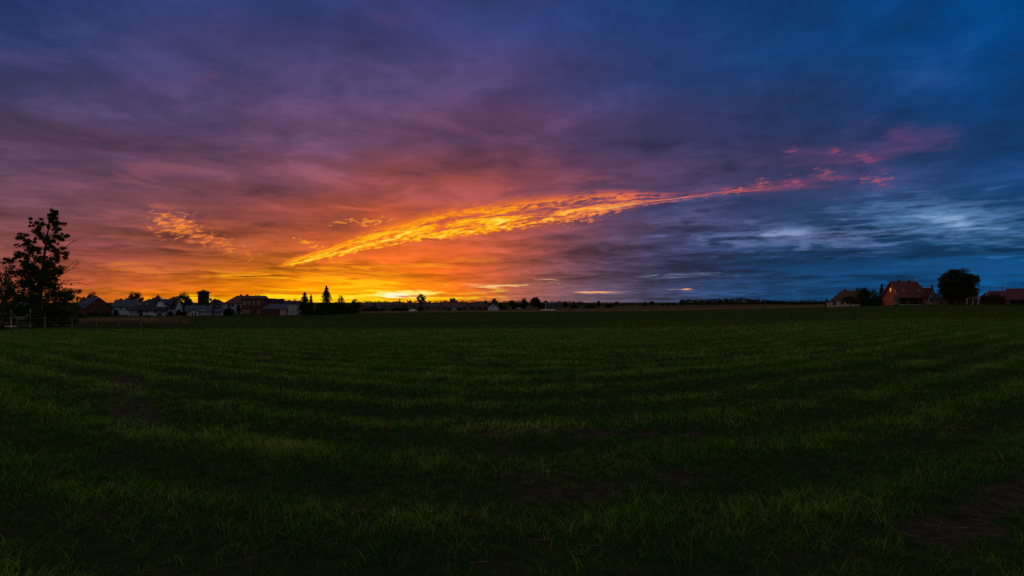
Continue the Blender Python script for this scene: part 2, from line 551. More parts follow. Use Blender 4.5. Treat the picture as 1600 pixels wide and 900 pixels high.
M = {
    'grass': leaf_mat('grass_blades', (0.022, 0.122, 0.018), (0.250, 0.320, 0.055), 0.40),
    'crop': leaf_mat('crop_blades', (0.044, 0.090, 0.020), (0.100, 0.125, 0.026), 0.35),
    'dry': leaf_mat('dry_grass', (0.16, 0.11, 0.055), (0.28, 0.20, 0.10), 0.3),
    'straw': mat('straw', (0.26, 0.20, 0.11), (0.13, 0.09, 0.05), 40, 0.7),
    'leaf': leaf_mat('tree_leaves', (0.030, 0.052, 0.014), (0.072, 0.085, 0.022), 0.25),
    'needle': leaf_mat('needles', (0.016, 0.032, 0.012), (0.035, 0.050, 0.018), 0.15),
    'bark': mat('bark', (0.055, 0.04, 0.03), (0.11, 0.085, 0.065), 14, 0.95, 0.4),
    'white': mat('white_render', (0.50, 0.51, 0.58), (0.60, 0.61, 0.67), 1.2, 0.9, 0.1),
    'cream': mat('pink_render', (0.60, 0.42, 0.36), (0.70, 0.52, 0.44), 1.2, 0.9, 0.1),
    'ochre': mat('ochre_render', (0.38, 0.19, 0.085), (0.46, 0.24, 0.11), 1.2, 0.9, 0.1),
    'greyw': mat('grey_render', (0.34, 0.34, 0.37), (0.44, 0.43, 0.45), 1.5, 0.9, 0.1),
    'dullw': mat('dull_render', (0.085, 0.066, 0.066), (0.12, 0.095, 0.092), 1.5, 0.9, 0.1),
    'brick': mat('brick_red', (0.13, 0.036, 0.022), (0.18, 0.055, 0.034), 6, 0.9, 0.2),
    'brickd': mat('brick_dark', (0.10, 0.034, 0.026), (0.145, 0.052, 0.038), 6, 0.9, 0.2),
    'redw': mat('red_render', (0.32, 0.026, 0.020), (0.38, 0.036, 0.026), 2, 0.9, 0.1),
    'slate': mat('dark_roof_tiles', (0.015, 0.019, 0.030), (0.030, 0.034, 0.048), 5, 0.6, 0.3),
    'greyroof': mat('grey_sheet_roof', (0.046, 0.050, 0.068), (0.074, 0.079, 0.100), 3, 0.6, 0.2),
    'redroof': mat('red_roof_tiles', (0.115, 0.036, 0.030), (0.16, 0.055, 0.045), 5, 0.75, 0.3),
    'brownroof': mat('brown_roof_tiles', (0.085, 0.045, 0.036), (0.13, 0.070, 0.054), 5, 0.8, 0.3),
    'purple': mat('maroon_roof_tiles', (0.110, 0.020, 0.030), (0.155, 0.032, 0.045), 5, 0.7, 0.3),
    'frame': mat('white_frame', (0.72, 0.72, 0.72), (0.8, 0.8, 0.8), 8, 0.5),
    'bframe': mat('brown_frame', (0.10, 0.06, 0.04), (0.15, 0.09, 0.06), 8, 0.6),
    'glass': mat('window_glass', (0.02, 0.022, 0.026), None, 1, 0.08, 0, None, 0.6),
    'lit': mat('lit_window', (0.5, 0.3, 0.12), None, 1, 0.4, 0, ((1.0, 0.42, 0.11), 0.55)),
    'wood': mat('weathered_wood', (0.10, 0.075, 0.055), (0.18, 0.145, 0.11), 9, 0.95, 0.4, None, 0.2, 'Object', (1, 1, 0.15)),
    'board': mat('brown_boards', (0.09, 0.034, 0.026), (0.13, 0.052, 0.038), 5, 0.85, 0.3, None, 0.2, 'Object', (3, 3, 0.3)),
    'door': mat('dark_door', (0.045, 0.035, 0.03), (0.07, 0.055, 0.045), 6, 0.7),
    'pinkp': mat('pale_panel', (0.42, 0.28, 0.25), (0.50, 0.35, 0.31), 3, 0.8),
    'tower': mat('tower_cladding', (0.022, 0.018, 0.017), (0.036, 0.030, 0.027), 4, 0.85, 0.3),
    'metal': mat('grey_metal', (0.35, 0.35, 0.37), (0.45, 0.45, 0.47), 6, 0.45, 0, None, 0.5, 'Object', (1, 1, 1), 0.6),
    'paint': mat('white_paint', (0.74, 0.74, 0.76), (0.82, 0.82, 0.82), 6, 0.55),
    'rope': mat('net_cord', (0.55, 0.55, 0.56), (0.7, 0.7, 0.7), 20, 0.9),
    'tyre': mat('tyre_rubber', (0.02, 0.02, 0.02), (0.03, 0.03, 0.03), 5, 0.9),
    'blue': mat('blue_sheet', (0.10, 0.16, 0.24), (0.16, 0.24, 0.33), 3, 0.6),
}


# ground: soil and short growth near, a darker crop beyond the boundary, dry stubble past the far edge
def ground_material():
    m = bpy.data.materials.new('field_soil')
    m.use_nodes = True
    nt = m.node_tree
    N, Lk = nt.nodes, nt.links
    b = N['Principled BSDF']
    b.inputs['Roughness'].default_value = 0.95
    b.inputs['Specular IOR Level'].default_value = 0.0
    geo = N.new('ShaderNodeNewGeometry')

    def nz(scale, detail=5, st=(1, 1, 1)):
        mp = N.new('ShaderNodeMapping')
        mp.inputs['Scale'].default_value = st
        Lk.new(geo.outputs['Position'], mp.inputs[0])
        n = N.new('ShaderNodeTexNoise')
        n.inputs['Scale'].default_value = scale
        n.inputs['Detail'].default_value = detail
        Lk.new(mp.outputs[0], n.inputs['Vector'])
        return n.outputs[0]

    def rmp(f, c0, c1, p0=0.35, p1=0.65):
        r = N.new('ShaderNodeValToRGB')
        r.color_ramp.elements[0].position = p0
        r.color_ramp.elements[1].position = p1
        r.color_ramp.elements[0].color = tuple(c0) + (1,)
        r.color_ramp.elements[1].color = tuple(c1) + (1,)
        Lk.new(f, r.inputs[0])
        return r.outputs[0]

    def mx(f, a, c):
        x = N.new('ShaderNodeMix')
        x.data_type = 'RGBA'
        Lk.new(f, x.inputs[0]); Lk.new(a, x.inputs[6]); Lk.new(c, x.inputs[7])
        return x.outputs[2]

    soil = rmp(nz(6), (0.040, 0.031, 0.022), (0.080, 0.062, 0.043))
    moss = rmp(nz(9), (0.020, 0.038, 0.007), (0.044, 0.062, 0.012))
    at = N.new('ShaderNodeAttribute'); at.attribute_name = 'bare'
    near = mx(at.outputs['Fac'], moss, soil)
    mid = rmp(nz(0.5, 6, (0.25, 1, 1)), (0.040, 0.080, 0.010), (0.085, 0.115, 0.016))
    crop = rmp(nz(0.35, 6, (0.15, 1, 1)), (0.026, 0.046, 0.012), (0.044, 0.062, 0.016))
    stub = rmp(nz(0.12, 6, (0.08, 1, 1)), (0.085, 0.058, 0.034), (0.13, 0.09, 0.05))
    a1 = N.new('ShaderNodeAttribute'); a1.attribute_name = 'zone_mid'
    a2 = N.new('ShaderNodeAttribute'); a2.attribute_name = 'zone_crop'
    a3 = N.new('ShaderNodeAttribute'); a3.attribute_name = 'zone_stubble'
    c = mx(a1.outputs['Fac'], near, mid)
    c = mx(a2.outputs['Fac'], c, crop)
    c = mx(a3.outputs['Fac'], c, stub)
    Lk.new(c, b.inputs['Base Color'])
    bp = N.new('ShaderNodeBump')
    bp.inputs['Strength'].default_value = 0.6
    bp.inputs['Distance'].default_value = 0.06
    Lk.new(nz(14, 6), bp.inputs['Height'])
    Lk.new(bp.outputs[0], b.inputs['Normal'])
    return m


def prop(o, label=None, cat=None, group=None, kind=None):
    if label: o['label'] = label
    if cat: o['category'] = cat
    if group: o['group'] = group
    if kind: o['kind'] = kind
    return o


def link(name, me, m=None, parent=None):
    o = bpy.data.objects.new(name, me)
    if m is not None and me is not None and not me.materials:
        me.materials.append(m)
    col.objects.link(o)
    o.parent = parent
    return o


def mesh(name, v, f, m=None, parent=None, smooth=False):
    me = bpy.data.meshes.new(name)
    me.from_pydata([tuple(map(float, q)) for q in v], [], f)
    if smooth:
        me.polygons.foreach_set('use_smooth', [True] * len(me.polygons))
    me.update()
    return link(name, me, m, parent)


def np_mesh(name, verts, tris, m=None, parent=None, tint=None):
    """mesh from arrays: verts (n,3), tris (k,3)"""
    me = bpy.data.meshes.new(name or 'crown')
    nv, nt = len(verts), len(tris)
    me.vertices.add(nv)
    me.vertices.foreach_set('co', np.ascontiguousarray(verts, np.float32).ravel())
    me.loops.add(nt * 3)
    me.loops.foreach_set('vertex_index', np.ascontiguousarray(tris, np.int32).ravel())
    me.polygons.add(nt)
    me.polygons.foreach_set('loop_start', np.arange(0, nt * 3, 3, dtype=np.int32))
    if tint is not None:
        a = me.attributes.new('tint', 'FLOAT', 'POINT')
        a.data.foreach_set('value', np.ascontiguousarray(tint, np.float32))
    me.update(calc_edges=True)
    if m is not None:
        me.materials.append(m)
    if name is None:
        return me
    return link(name, me, None, parent)


def empty(name, loc):
    o = bpy.data.objects.new(name, None)
    o.empty_display_size = 0.2
    o.location = loc
    col.objects.link(o)
    return o


class MB:
    """gathers boxes and tubes into one mesh"""
    def __init__(self):
        self.v, self.f = [], []

    def add(self, v, f):
        n = len(self.v)
        self.v += [tuple(q) for q in v]
        self.f += [tuple(i + n for i in q) for q in f]
        return self

    def box(self, x0, x1, y0, y1, z0, z1):
        v = [(x, y, z) for z in (z0, z1) for y in (y0, y1) for x in (x0, x1)]
        return self.add(v, [(0, 2, 3, 1), (4, 5, 7, 6), (0, 1, 5, 4), (2, 6, 7, 3), (0, 4, 6, 2), (1, 3, 7, 5)])

    def tube(self, pts, rad, n=6):
        pts = [Vector(p) for p in pts]
        if not hasattr(rad, '__len__'):
            rad = [rad] * len(pts)
        v, f = [], []
        for i, p in enumerate(pts):
            d = (pts[min(i + 1, len(pts) - 1)] - pts[max(i - 1, 0)]).normalized()
            a = d.orthogonal().normalized() if abs(d.z) < 0.99 else Vector((1, 0, 0))
            b = d.cross(a)
            for k in range(n):
                t = 2 * math.pi * k / n
                v.append(p + (a * math.cos(t) + b * math.sin(t)) * rad[i])
        for i in range(len(pts) - 1):
            for k in range(n):
                f.append((i * n + k, i * n + (k + 1) % n, (i + 1) * n + (k + 1) % n, (i + 1) * n + k))
        f.append(tuple(range(n))[::-1])
        f.append(tuple(range((len(pts) - 1) * n, len(pts) * n)))
        return self.add(v, f)

    def build(self, name, m, parent=None, smooth=False):
        return mesh(name, self.v, self.f, m, parent, smooth)


# ================================================================ ground
def build_ground():
    ang = np.concatenate([np.linspace(-62, 62, 560), np.linspace(62, 298, 90)[1:-1]]) * math.pi / 180
    rad = np.concatenate([[0.25, 1.0], np.geomspace(1.8, 60, 260), np.geomspace(60, 9000, 90)[1:]])
    na, nr = len(ang), len(rad)
    a, r = np.meshgrid(ang, rad)
    x, y = (r * np.sin(a)).ravel(), (r * np.cos(a)).ravel()
    z = ground_z(x, y)
    z = z - np.clip((np.hypot(x, y) - 900) / 8000, 0, 1) * 0.0
    v = np.stack([x, y, z], 1)
    i, j = np.meshgrid(np.arange(nr - 1), np.arange(na), indexing='ij')
    j2 = (j + 1) % na
    q0, q1, q2, q3 = i * na + j, i * na + j2, (i + 1) * na + j2, (i + 1) * na + j
    t = np.concatenate([np.stack([q0, q2, q1], -1).reshape(-1, 3), np.stack([q0, q3, q2], -1).reshape(-1, 3)])
    t = np.concatenate([t, np.array([[0, k, k + 1] for k in range(1, na - 1)])])
    g = np_mesh('ground', v, t, ground_material())
    me = g.data
    me.polygons.foreach_set('use_smooth', np.ones(len(me.polygons), bool))
    wob = 8.0 * (fbm(x, y, 0.03, 3) - 0.5)
    sm = lambda q, p0, p1: np.clip((q - p0) / (p1 - p0), 0, 1)
    att = {'bare': np.clip(bare(x, y) + 0.25, 0, 1),
           'zone_mid': sm(np.hypot(x, y), 22, 40) * (0.4 + 0.6 * rowmod(x, y)),
           'zone_crop': sm(y + 1.6 * wob - 0.10 * np.abs(x), 42, 52),
           'zone_stubble': sm(y + 3 * wob - 0.04 * np.abs(x + 40), 238, 262)}
    for k, w in att.items():
        q = me.attributes.new(k, 'FLOAT', 'POINT')
        q.data.foreach_set('value', np.ascontiguousarray(w, np.float32))
    prop(g, kind='structure')
    return g


build_ground()


def blades(x, y, h, w, lean, tint, segs):
    """curved tapering blades rooted at x, y; arrays in, (verts, tris, tint) out"""
    n = len(x)
    z = ground_z(x, y) - 0.01
    th = rng.random(n) * 2 * math.pi
    fa_ = rng.random(n) * 2 * math.pi
    lx, ly = np.cos(th) * lean, np.sin(th) * lean
    sx, sy = np.cos(fa_) * w * 0.5, np.sin(fa_) * w * 0.5
    V_, T_ = [], []
    per = 2 * segs + 1
    for s in range(segs):
        t = s / segs
        k = (1 - 0.75 * t * t)
        cx, cy, cz = x + lx * h * t ** 1.8, y + ly * h * t ** 1.8, z + h * t * (1 - 0.28 * lean * t)
        V_.append(np.stack([cx - sx * k, cy - sy * k, cz], 1))
        V_.append(np.stack([cx + sx * k, cy + sy * k, cz], 1))
    V_.append(np.stack([x + lx * h, y + ly * h, z + h * (1 - 0.28 * lean)], 1))
    v = np.stack(V_, 1).reshape(-1, 3)
    b = np.arange(n)[:, None] * per
    for s in range(segs - 1):
        T_ += [b + np.array([2 * s, 2 * s + 1, 2 * s + 3]), b + np.array([2 * s, 2 * s + 3, 2 * s + 2])]
    T_.append(b + np.array([2 * segs - 2, 2 * segs - 1, 2 * segs]))
    return v, np.concatenate(T_), np.repeat(tint, per)


def tufts(r0, r1, dens, per, spread, hmin, hmax, w, segs, half=0.98, power=1.0):
    area = half * (r1 * r1 - r0 * r0)
    n = int(area * dens)
    r = np.sqrt(r0 * r0 + rng.random(n) * (r1 * r1 - r0 * r0))
    u = (rng.random(n) * 2 - 1) * half
    x, y = u * r, r
    rm, br = rowmod(x, y), bare(x, y)
    keep = rng.random(n) < np.clip(0.38 + 0.9 * rm ** power, 0, 1) * (1 - 0.96 * br)
    x, y, rm = x[keep], y[keep], rm[keep]
    n = len(x)
    size = (0.56 + 0.66 * rm + 0.30 * rng.random(n) + 0.5 * (rng.random(n) > 0.93)) * (0.8 + 0.5 * (fbm(x, y, 0.9, 2) - 0.3))
    tt_ = np.clip(0.05 + 0.62 * (rm - 0.40) + 1.1 * (fbm(x + 9, y, 1.1, 3) - 0.53) + 0.18 * rng.standard_normal(n), 0, 1)
    k = rng.integers(max(2, per // 2), per + 1, n)
    ix = np.repeat(np.arange(n), k)
    m = len(ix)
    a = rng.random(m) * 2 * math.pi
    q = np.sqrt(rng.random(m)) * spread * size[ix]
    bx, by = x[ix] + np.cos(a) * q, y[ix] + np.sin(a) * q
    h = (hmin + (hmax - hmin) * rng.random(m) ** 1.4) * size[ix]
    lean = np.clip(0.25 + 0.75 * rng.random(m), 0, 1.0)
    tint = np.clip(0.06 + tt_[ix] * 0.8 + 0.24 * rng.standard_normal(m), 0, 1)
    return blades(bx, by, h, w * (0.7 + 0.6 * rng.random(m)), lean, tint, segs)


def stuff_grass(name, label, parts, m):
    v, t, c, off = [], [], [], 0
    for (a, b, d) in parts:
        v.append(a); t.append(b + off); c.append(d)
        off += len(a)
    o = np_mesh(name, np.concatenate(v), np.concatenate(t), m, None, np.concatenate(c))
    prop(o, label, 'grass', kind='stuff')
    return o


stuff_grass('field_grass', 'short green and yellowing grass growing in rows over the near field', [
    tufts(2.2, 7.0, 205, 17, 0.070, 0.035, 0.140, 0.0050, 3),
    tufts(7.0, 16.0, 92, 13, 0.090, 0.04, 0.155, 0.0084, 2),
    tufts(16.0, 34.0, 26, 11, 0.16, 0.06, 0.20, 0.018, 1),
    tufts(34.0, 47.0, 11, 8, 0.26, 0.08, 0.22, 0.036, 1),
], M['grass'])


def crop_patch():
    n = 80000
    y = 42.0 * (240 / 42.0) ** rng.random(n)
    x = (rng.random(n) * 2 - 1) * 1.0 * y
    ok = fbm(x, y, 0.06, 3) + 0.25 * rng.random(n) > 0.50
    ok &= ~((x < -0.55 * y) & (y > 46) & (y < 200))
    x, y = x[ok], y[ok]
    return blades(x, y, 0.10 + 0.16 * rng.random(len(x)), 0.0009 * y, 0.5 * np.ones(len(x)), rng.random(len(x)), 1)


stuff_grass('crop_growth', 'low dark green crop on the field beyond the grass', [crop_patch()], M['crop'])


def dry_band(pts, width, n, h0, h1, w):
    p = np.array(pts, float)
    L = np.concatenate([[0], np.cumsum(np.hypot(*(p[1:] - p[:-1]).T))])
    s = rng.random(n) * L[-1]
    x, y = np.interp(s, L, p[:, 0]), np.interp(s, L, p[:, 1])
    x, y = x + (rng.random(n) - 0.5) * 0.3 * width, y + (rng.random(n) - 0.5) * width
    k = 0.4 + 1.1 * fbm(x, y, 0.25, 3)
    return blades(x, y, (h0 + (h1 - h0) * rng.random(n)) * k, w, 0.2 + 0.4 * rng.random(n), np.clip(rng.random(n) + (fbm(x, y, 0.15, 2) - 0.5), 0, 1), 1)


stuff_grass('tall_dry_grass', 'strip of tall pale dry grass before the white house', [
    dry_band([(X(128, 78), 78), (X(180, 74), 74), (X(255, 72), 72)], 9, 16000, 0.4, 1.15, 0.035),
    dry_band([(X(30, 70), 70), (X(128, 78), 78)], 9, 3500, 0.2, 0.6, 0.035)], M['dry'])
stuff_grass('dry_field_edge', 'brown dry grass strip along the far edge of the field', [
    dry_band([(X(530, 250), 250), (X(800, 262), 262), (X(1000, 275), 275), (X(1180, 262), 262), (X(1330, 205), 205)], 26, 26000, 0.3, 0.9, 0.16)], M['dry'])


def straw_bits():
    n = 6500
    y = 2.5 + 15 * rng.random(n) ** 1.5
    x = (rng.random(n) * 2 - 1) * 0.98 * y
    ok = rng.random(n) < 0.05 + 0.75 * np.clip(bare(x, y) * 1.3 + 0.5 * (fbm(x, y, 1.3, 2) - 0.5), 0, 1)
    x, y = x[ok], y[ok]
    n = len(x)
    L, a = 0.05 + 0.16 * rng.random(n) ** 2, rng.random(n) * 2 * math.pi
    ex, ey = x + np.cos(a) * L, y + np.sin(a) * L
    z0, z1 = ground_z(x, y) + 0.015, ground_z(ex, ey) + 0.02 + 0.07 * rng.random(n) ** 3
    w = 0.0017
    px, py = -np.sin(a) * w, np.cos(a) * w
    v = np.stack([np.stack([x - px, y - py, z0], 1), np.stack([x + px, y + py, z0], 1), np.stack([x, y, z0 + 2 * w], 1),
                  np.stack([ex - px, ey - py, z1], 1), np.stack([ex + px, ey + py, z1], 1), np.stack([ex, ey, z1 + 2 * w], 1)], 1).reshape(-1, 3)
    b = np.arange(n)[:, None] * 6
    t = np.concatenate([b + np.array(q) for q in ((0, 1, 4), (0, 4, 3), (1, 2, 5), (1, 5, 4), (2, 0, 3), (2, 3, 5))])
    o = np_mesh('dry_straw', v, t, M['straw'])
    prop(o, 'pale dry straw stalks lying on bare soil between the grass', 'straw', kind='stuff')


straw_bits()

# ================================================================ trees
def leaf_cloud(c, size, n, spread, r_, flat=0.0):
    """n leaf triangles about each centre c (k,3); returns verts, tris, tint"""
    k = len(c)
    idx = np.repeat(np.arange(k), n)
    m = len(idx)
    d = r_.standard_normal((m, 3))
    d /= np.linalg.norm(d, axis=1)[:, None]
    rad = spread[idx] * (0.35 + 0.65 * r_.random(m) ** 0.5)
    p = c[idx] + d * rad[:, None] * np.array([1, 1, 0.8])
    a = r_.standard_normal((m, 3)); a /= np.linalg.norm(a, axis=1)[:, None]
    b = np.cross(a, r_.standard_normal((m, 3))); b /= np.linalg.norm(b, axis=1)[:, None] + 1e-9
    s = size * (0.6 + 0.8 * r_.random(m))
    a, b = a * s[:, None], b * s[:, None] * 0.7
    v = np.stack([p - a, p + b * 0.8, p + a, p - b * 0.8], 1).reshape(-1, 3)
    q = np.arange(m)[:, None] * 4
    t = np.concatenate([q + np.array([0, 1, 2]), q + np.array([0, 2, 3])])
    tint = np.repeat(np.clip(0.5 + 0.3 * r_.standard_normal(m), 0, 1), 4)
    return v, t, tint


def crown_mesh(seed, lobes, per, leaf, shape='round', hole=0.0, fat=1.0):
    """normalised crown: x, y in -0.5..0.5, z in 0..1"""
    r_ = np.random.default_rng(seed)
    c, sp_ = [], []
    while len(c) < lobes:
        p = r_.random(3) * np.array([1, 1, 1]) - np.array([0.5, 0.5, 0])
        zz = p[2]
        if shape == 'round':
            lim = 0.46 * math.sqrt(max(0.0, 1 - ((zz - 0.52) / 0.52) ** 2)) * (0.85 + 0.3 * r_.random())
        elif shape == 'dome':
            lim = 0.46 * math.sqrt(max(0.0, 1 - ((zz - 0.47) / 0.53) ** 2)) * (0.86 + 0.22 * r_.random())
        elif shape == 'oval':
            lim = 0.44 * math.sin(math.pi * min(1, zz * 0.95 + 0.05)) ** 0.7 * (0.8 + 0.35 * r_.random())
        elif shape == 'umbrella':
            lim = 0.48 * (min(1, 0.35 + zz * 1.4) if zz < 0.6 else math.sqrt(max(0, 1 - ((zz - 0.6) / 0.42) ** 2)))
        else:   # bush
            lim = 0.48 * math.sqrt(max(0.0, 1 - zz * zz)) * (0.8 + 0.3 * r_.random())
        rr = math.hypot(p[0], p[1])
        if rr > lim or (rr < lim * hole and zz < 0.7):
            continue
        c.append(p)
        sp_.append((0.075 + 0.075 * r_.random()) * fat)
    v, t, tint = leaf_cloud(np.array(c), leaf, per, np.array(sp_), r_)
    return v, t, tint, np.array(c)


def limb_mesh(seed, trunk_h, r0, centres, z_off, z_scale, n=7):
    r_ = random.Random(seed)
    mb = MB()
    bend = [(0, 0, -0.03), (0.01, 0.008, trunk_h * 0.5), (0.0, 0.01, trunk_h), (0.012, -0.006, trunk_h + (1 - trunk_h) * 0.55)]
    mb.tube(bend, [r0 * 1.25, r0, r0 * 0.8, r0 * 0.3], 7)
    idx = list(range(len(centres)))
    r_.shuffle(idx)
    for i in idx[:n]:
        c = centres[i]
        e = (c[0], c[1], z_off + c[2] * z_scale)
        z0 = trunk_h * (0.75 + 0.5 * r_.random())
        mid = (e[0] * 0.45, e[1] * 0.45, z0 + (e[2] - z0) * 0.6)
        mb.tube([(0, 0, z0), mid, e], [r0 * 0.5, r0 * 0.3, r0 * 0.1], 5)
    return mb


def build_base(kind, seed):
    """returns (trunk mesh, crown mesh), both for a tree of height 1 and width 1"""
    if kind == 'spruce':
        return spruce_base(seed)
    th, lobes, per, leaf, shape, hole, fat = {
        'round': (0.20, 64, 66, 0.036, 'round', 0.0, 1.25),
        'oval': (0.14, 64, 66, 0.036, 'oval', 0.0, 1.25),
        'umbrella': (0.30, 60, 60, 0.036, 'umbrella', 0.0, 1.15),
        'lollipop': (0.46, 60, 60, 0.032, 'umbrella', 0.0, 1.1),
        'airy': (0.22, 44, 40, 0.032, 'round', 0.2, 1.0),
        'bush': (0.03, 60, 66, 0.040, 'bush', 0.0, 1.3),
        'great': (0.27, 300, 95, 0.021, 'dome', 0.0, 0.82),
    }[kind]
    v, t, tint, c = crown_mesh(seed, lobes, per, leaf, shape, hole, fat)
    zo = th * 0.75
    v = v.copy()
    v[:, 2] = zo + v[:, 2] * (1 - zo)
    lo, hi = v.min(0), v.max(0)
    v[:, 2] = np.where(v[:, 2] > 0, v[:, 2] / hi[2], v[:, 2])
    w = max(hi[0] - lo[0], hi[1] - lo[1])
    v[:, :2] /= w
    cm = np_mesh(None, v, t, M['leaf'], None, tint)
    mb = limb_mesh(seed, th, 0.028 if kind != 'bush' else 0.02, c, zo, 1 - zo)
    tm = bpy.data.meshes.new('trunk')
    tm.from_pydata(mb.v, [], mb.f)
    tm.materials.append(M['bark'])
    return tm, cm


def spruce_base(seed):
    r_ = np.random.default_rng(seed)
    V_, T_, C_ = [], [], []
    off = 0
    z = 0.08
    while z < 0.985:
        R0 = 0.5 * (1 - z) ** 0.72 * (0.50 + 0.75 * r_.random()) + 0.02
        nb = 9 if z < 0.8 else 6
        for k in range(nb):
            a = 2 * math.pi * (k + r_.random()) / nb
            L = R0 * (0.7 + 0.45 * r_.random())
            m = max(4, int(26 * L / 0.5) + 3)
            s = np.repeat(np.linspace(0.12, 1, m), 3)
            q = len(s)
            px = np.cos(a) * L * s + r_.normal(0, 0.018, q)
            py = np.sin(a) * L * s + r_.normal(0, 0.018, q)
            pz = z + 0.05 * L - 0.30 * L * s ** 1.6 + r_.normal(0, 0.008, q)
            p = np.stack([px, py, pz], 1)
            d = r_.standard_normal((q, 3)) * np.array([1, 1, 0.7]); d /= np.linalg.norm(d, axis=1)[:, None]
            e = r_.standard_normal((q, 3)); e /= np.linalg.norm(e, axis=1)[:, None]
            sc_ = 0.025 * (0.6 + 0.7 * r_.random(q))[:, None]
            V_.append(np.stack([p - d * sc_, p + e * sc_ * 0.75, p + d * sc_], 1).reshape(-1, 3))
            T_.append(np.arange(q)[:, None] * 3 + np.array([0, 1, 2]) + off)
            C_.append(np.repeat(r_.random(q), 3))
            off += 3 * q
        z += 0.030 + 0.022 * (1 - z)
    v = np.concatenate(V_)
    v[:, 2] = np.where(v[:, 2] > 0.9, v[:, 2], v[:, 2])
    cm = np_mesh(None, v, np.concatenate(T_), M['needle'], None, np.concatenate(C_))
    mb = MB()
    mb.tube([(0, 0, -0.03), (0, 0, 0.5), (0, 0, 1.0)], [0.03, 0.018, 0.004], 6)
    tm = bpy.data.meshes.new('trunk')
    tm.from_pydata(mb.v, [], mb.f)
    tm.materials.append(M['bark'])
    return tm, cm


BASES = {}


def base_for(kind, i):
    key = (kind, i)
    if key not in BASES:
        BASES[key] = build_base(kind, 100 + i * 7 + sum(map(ord, kind)))
    return BASES[key]


def tree(name, label, px, Y, top, wide, kind='round', var=0, group=None, cat='tree', sink=0.0, base_py=None, depth=1.0):
    """a tree at a bearing and distance; top is the pixel row of its tip, wide its width in pixels"""
    x = X(px, Y)
    z = gz(x, Y) - sink
    h = Z(top, Y) - z
    w = wide * Y / F
    e = empty(name, (x, Y, z))
    e.rotation_euler.z = ((var * 2.1 + px * 0.37) % 6.28)
    e.scale = (w, w * depth, h)
    tm, cm = base_for(kind, var)
    link('trunk' if cat != 'bush' else 'stem', tm, None, e)
    link('crown' if cat != 'bush' else 'foliage', cm, None, e)
    prop(e, label, cat, group)
    return e


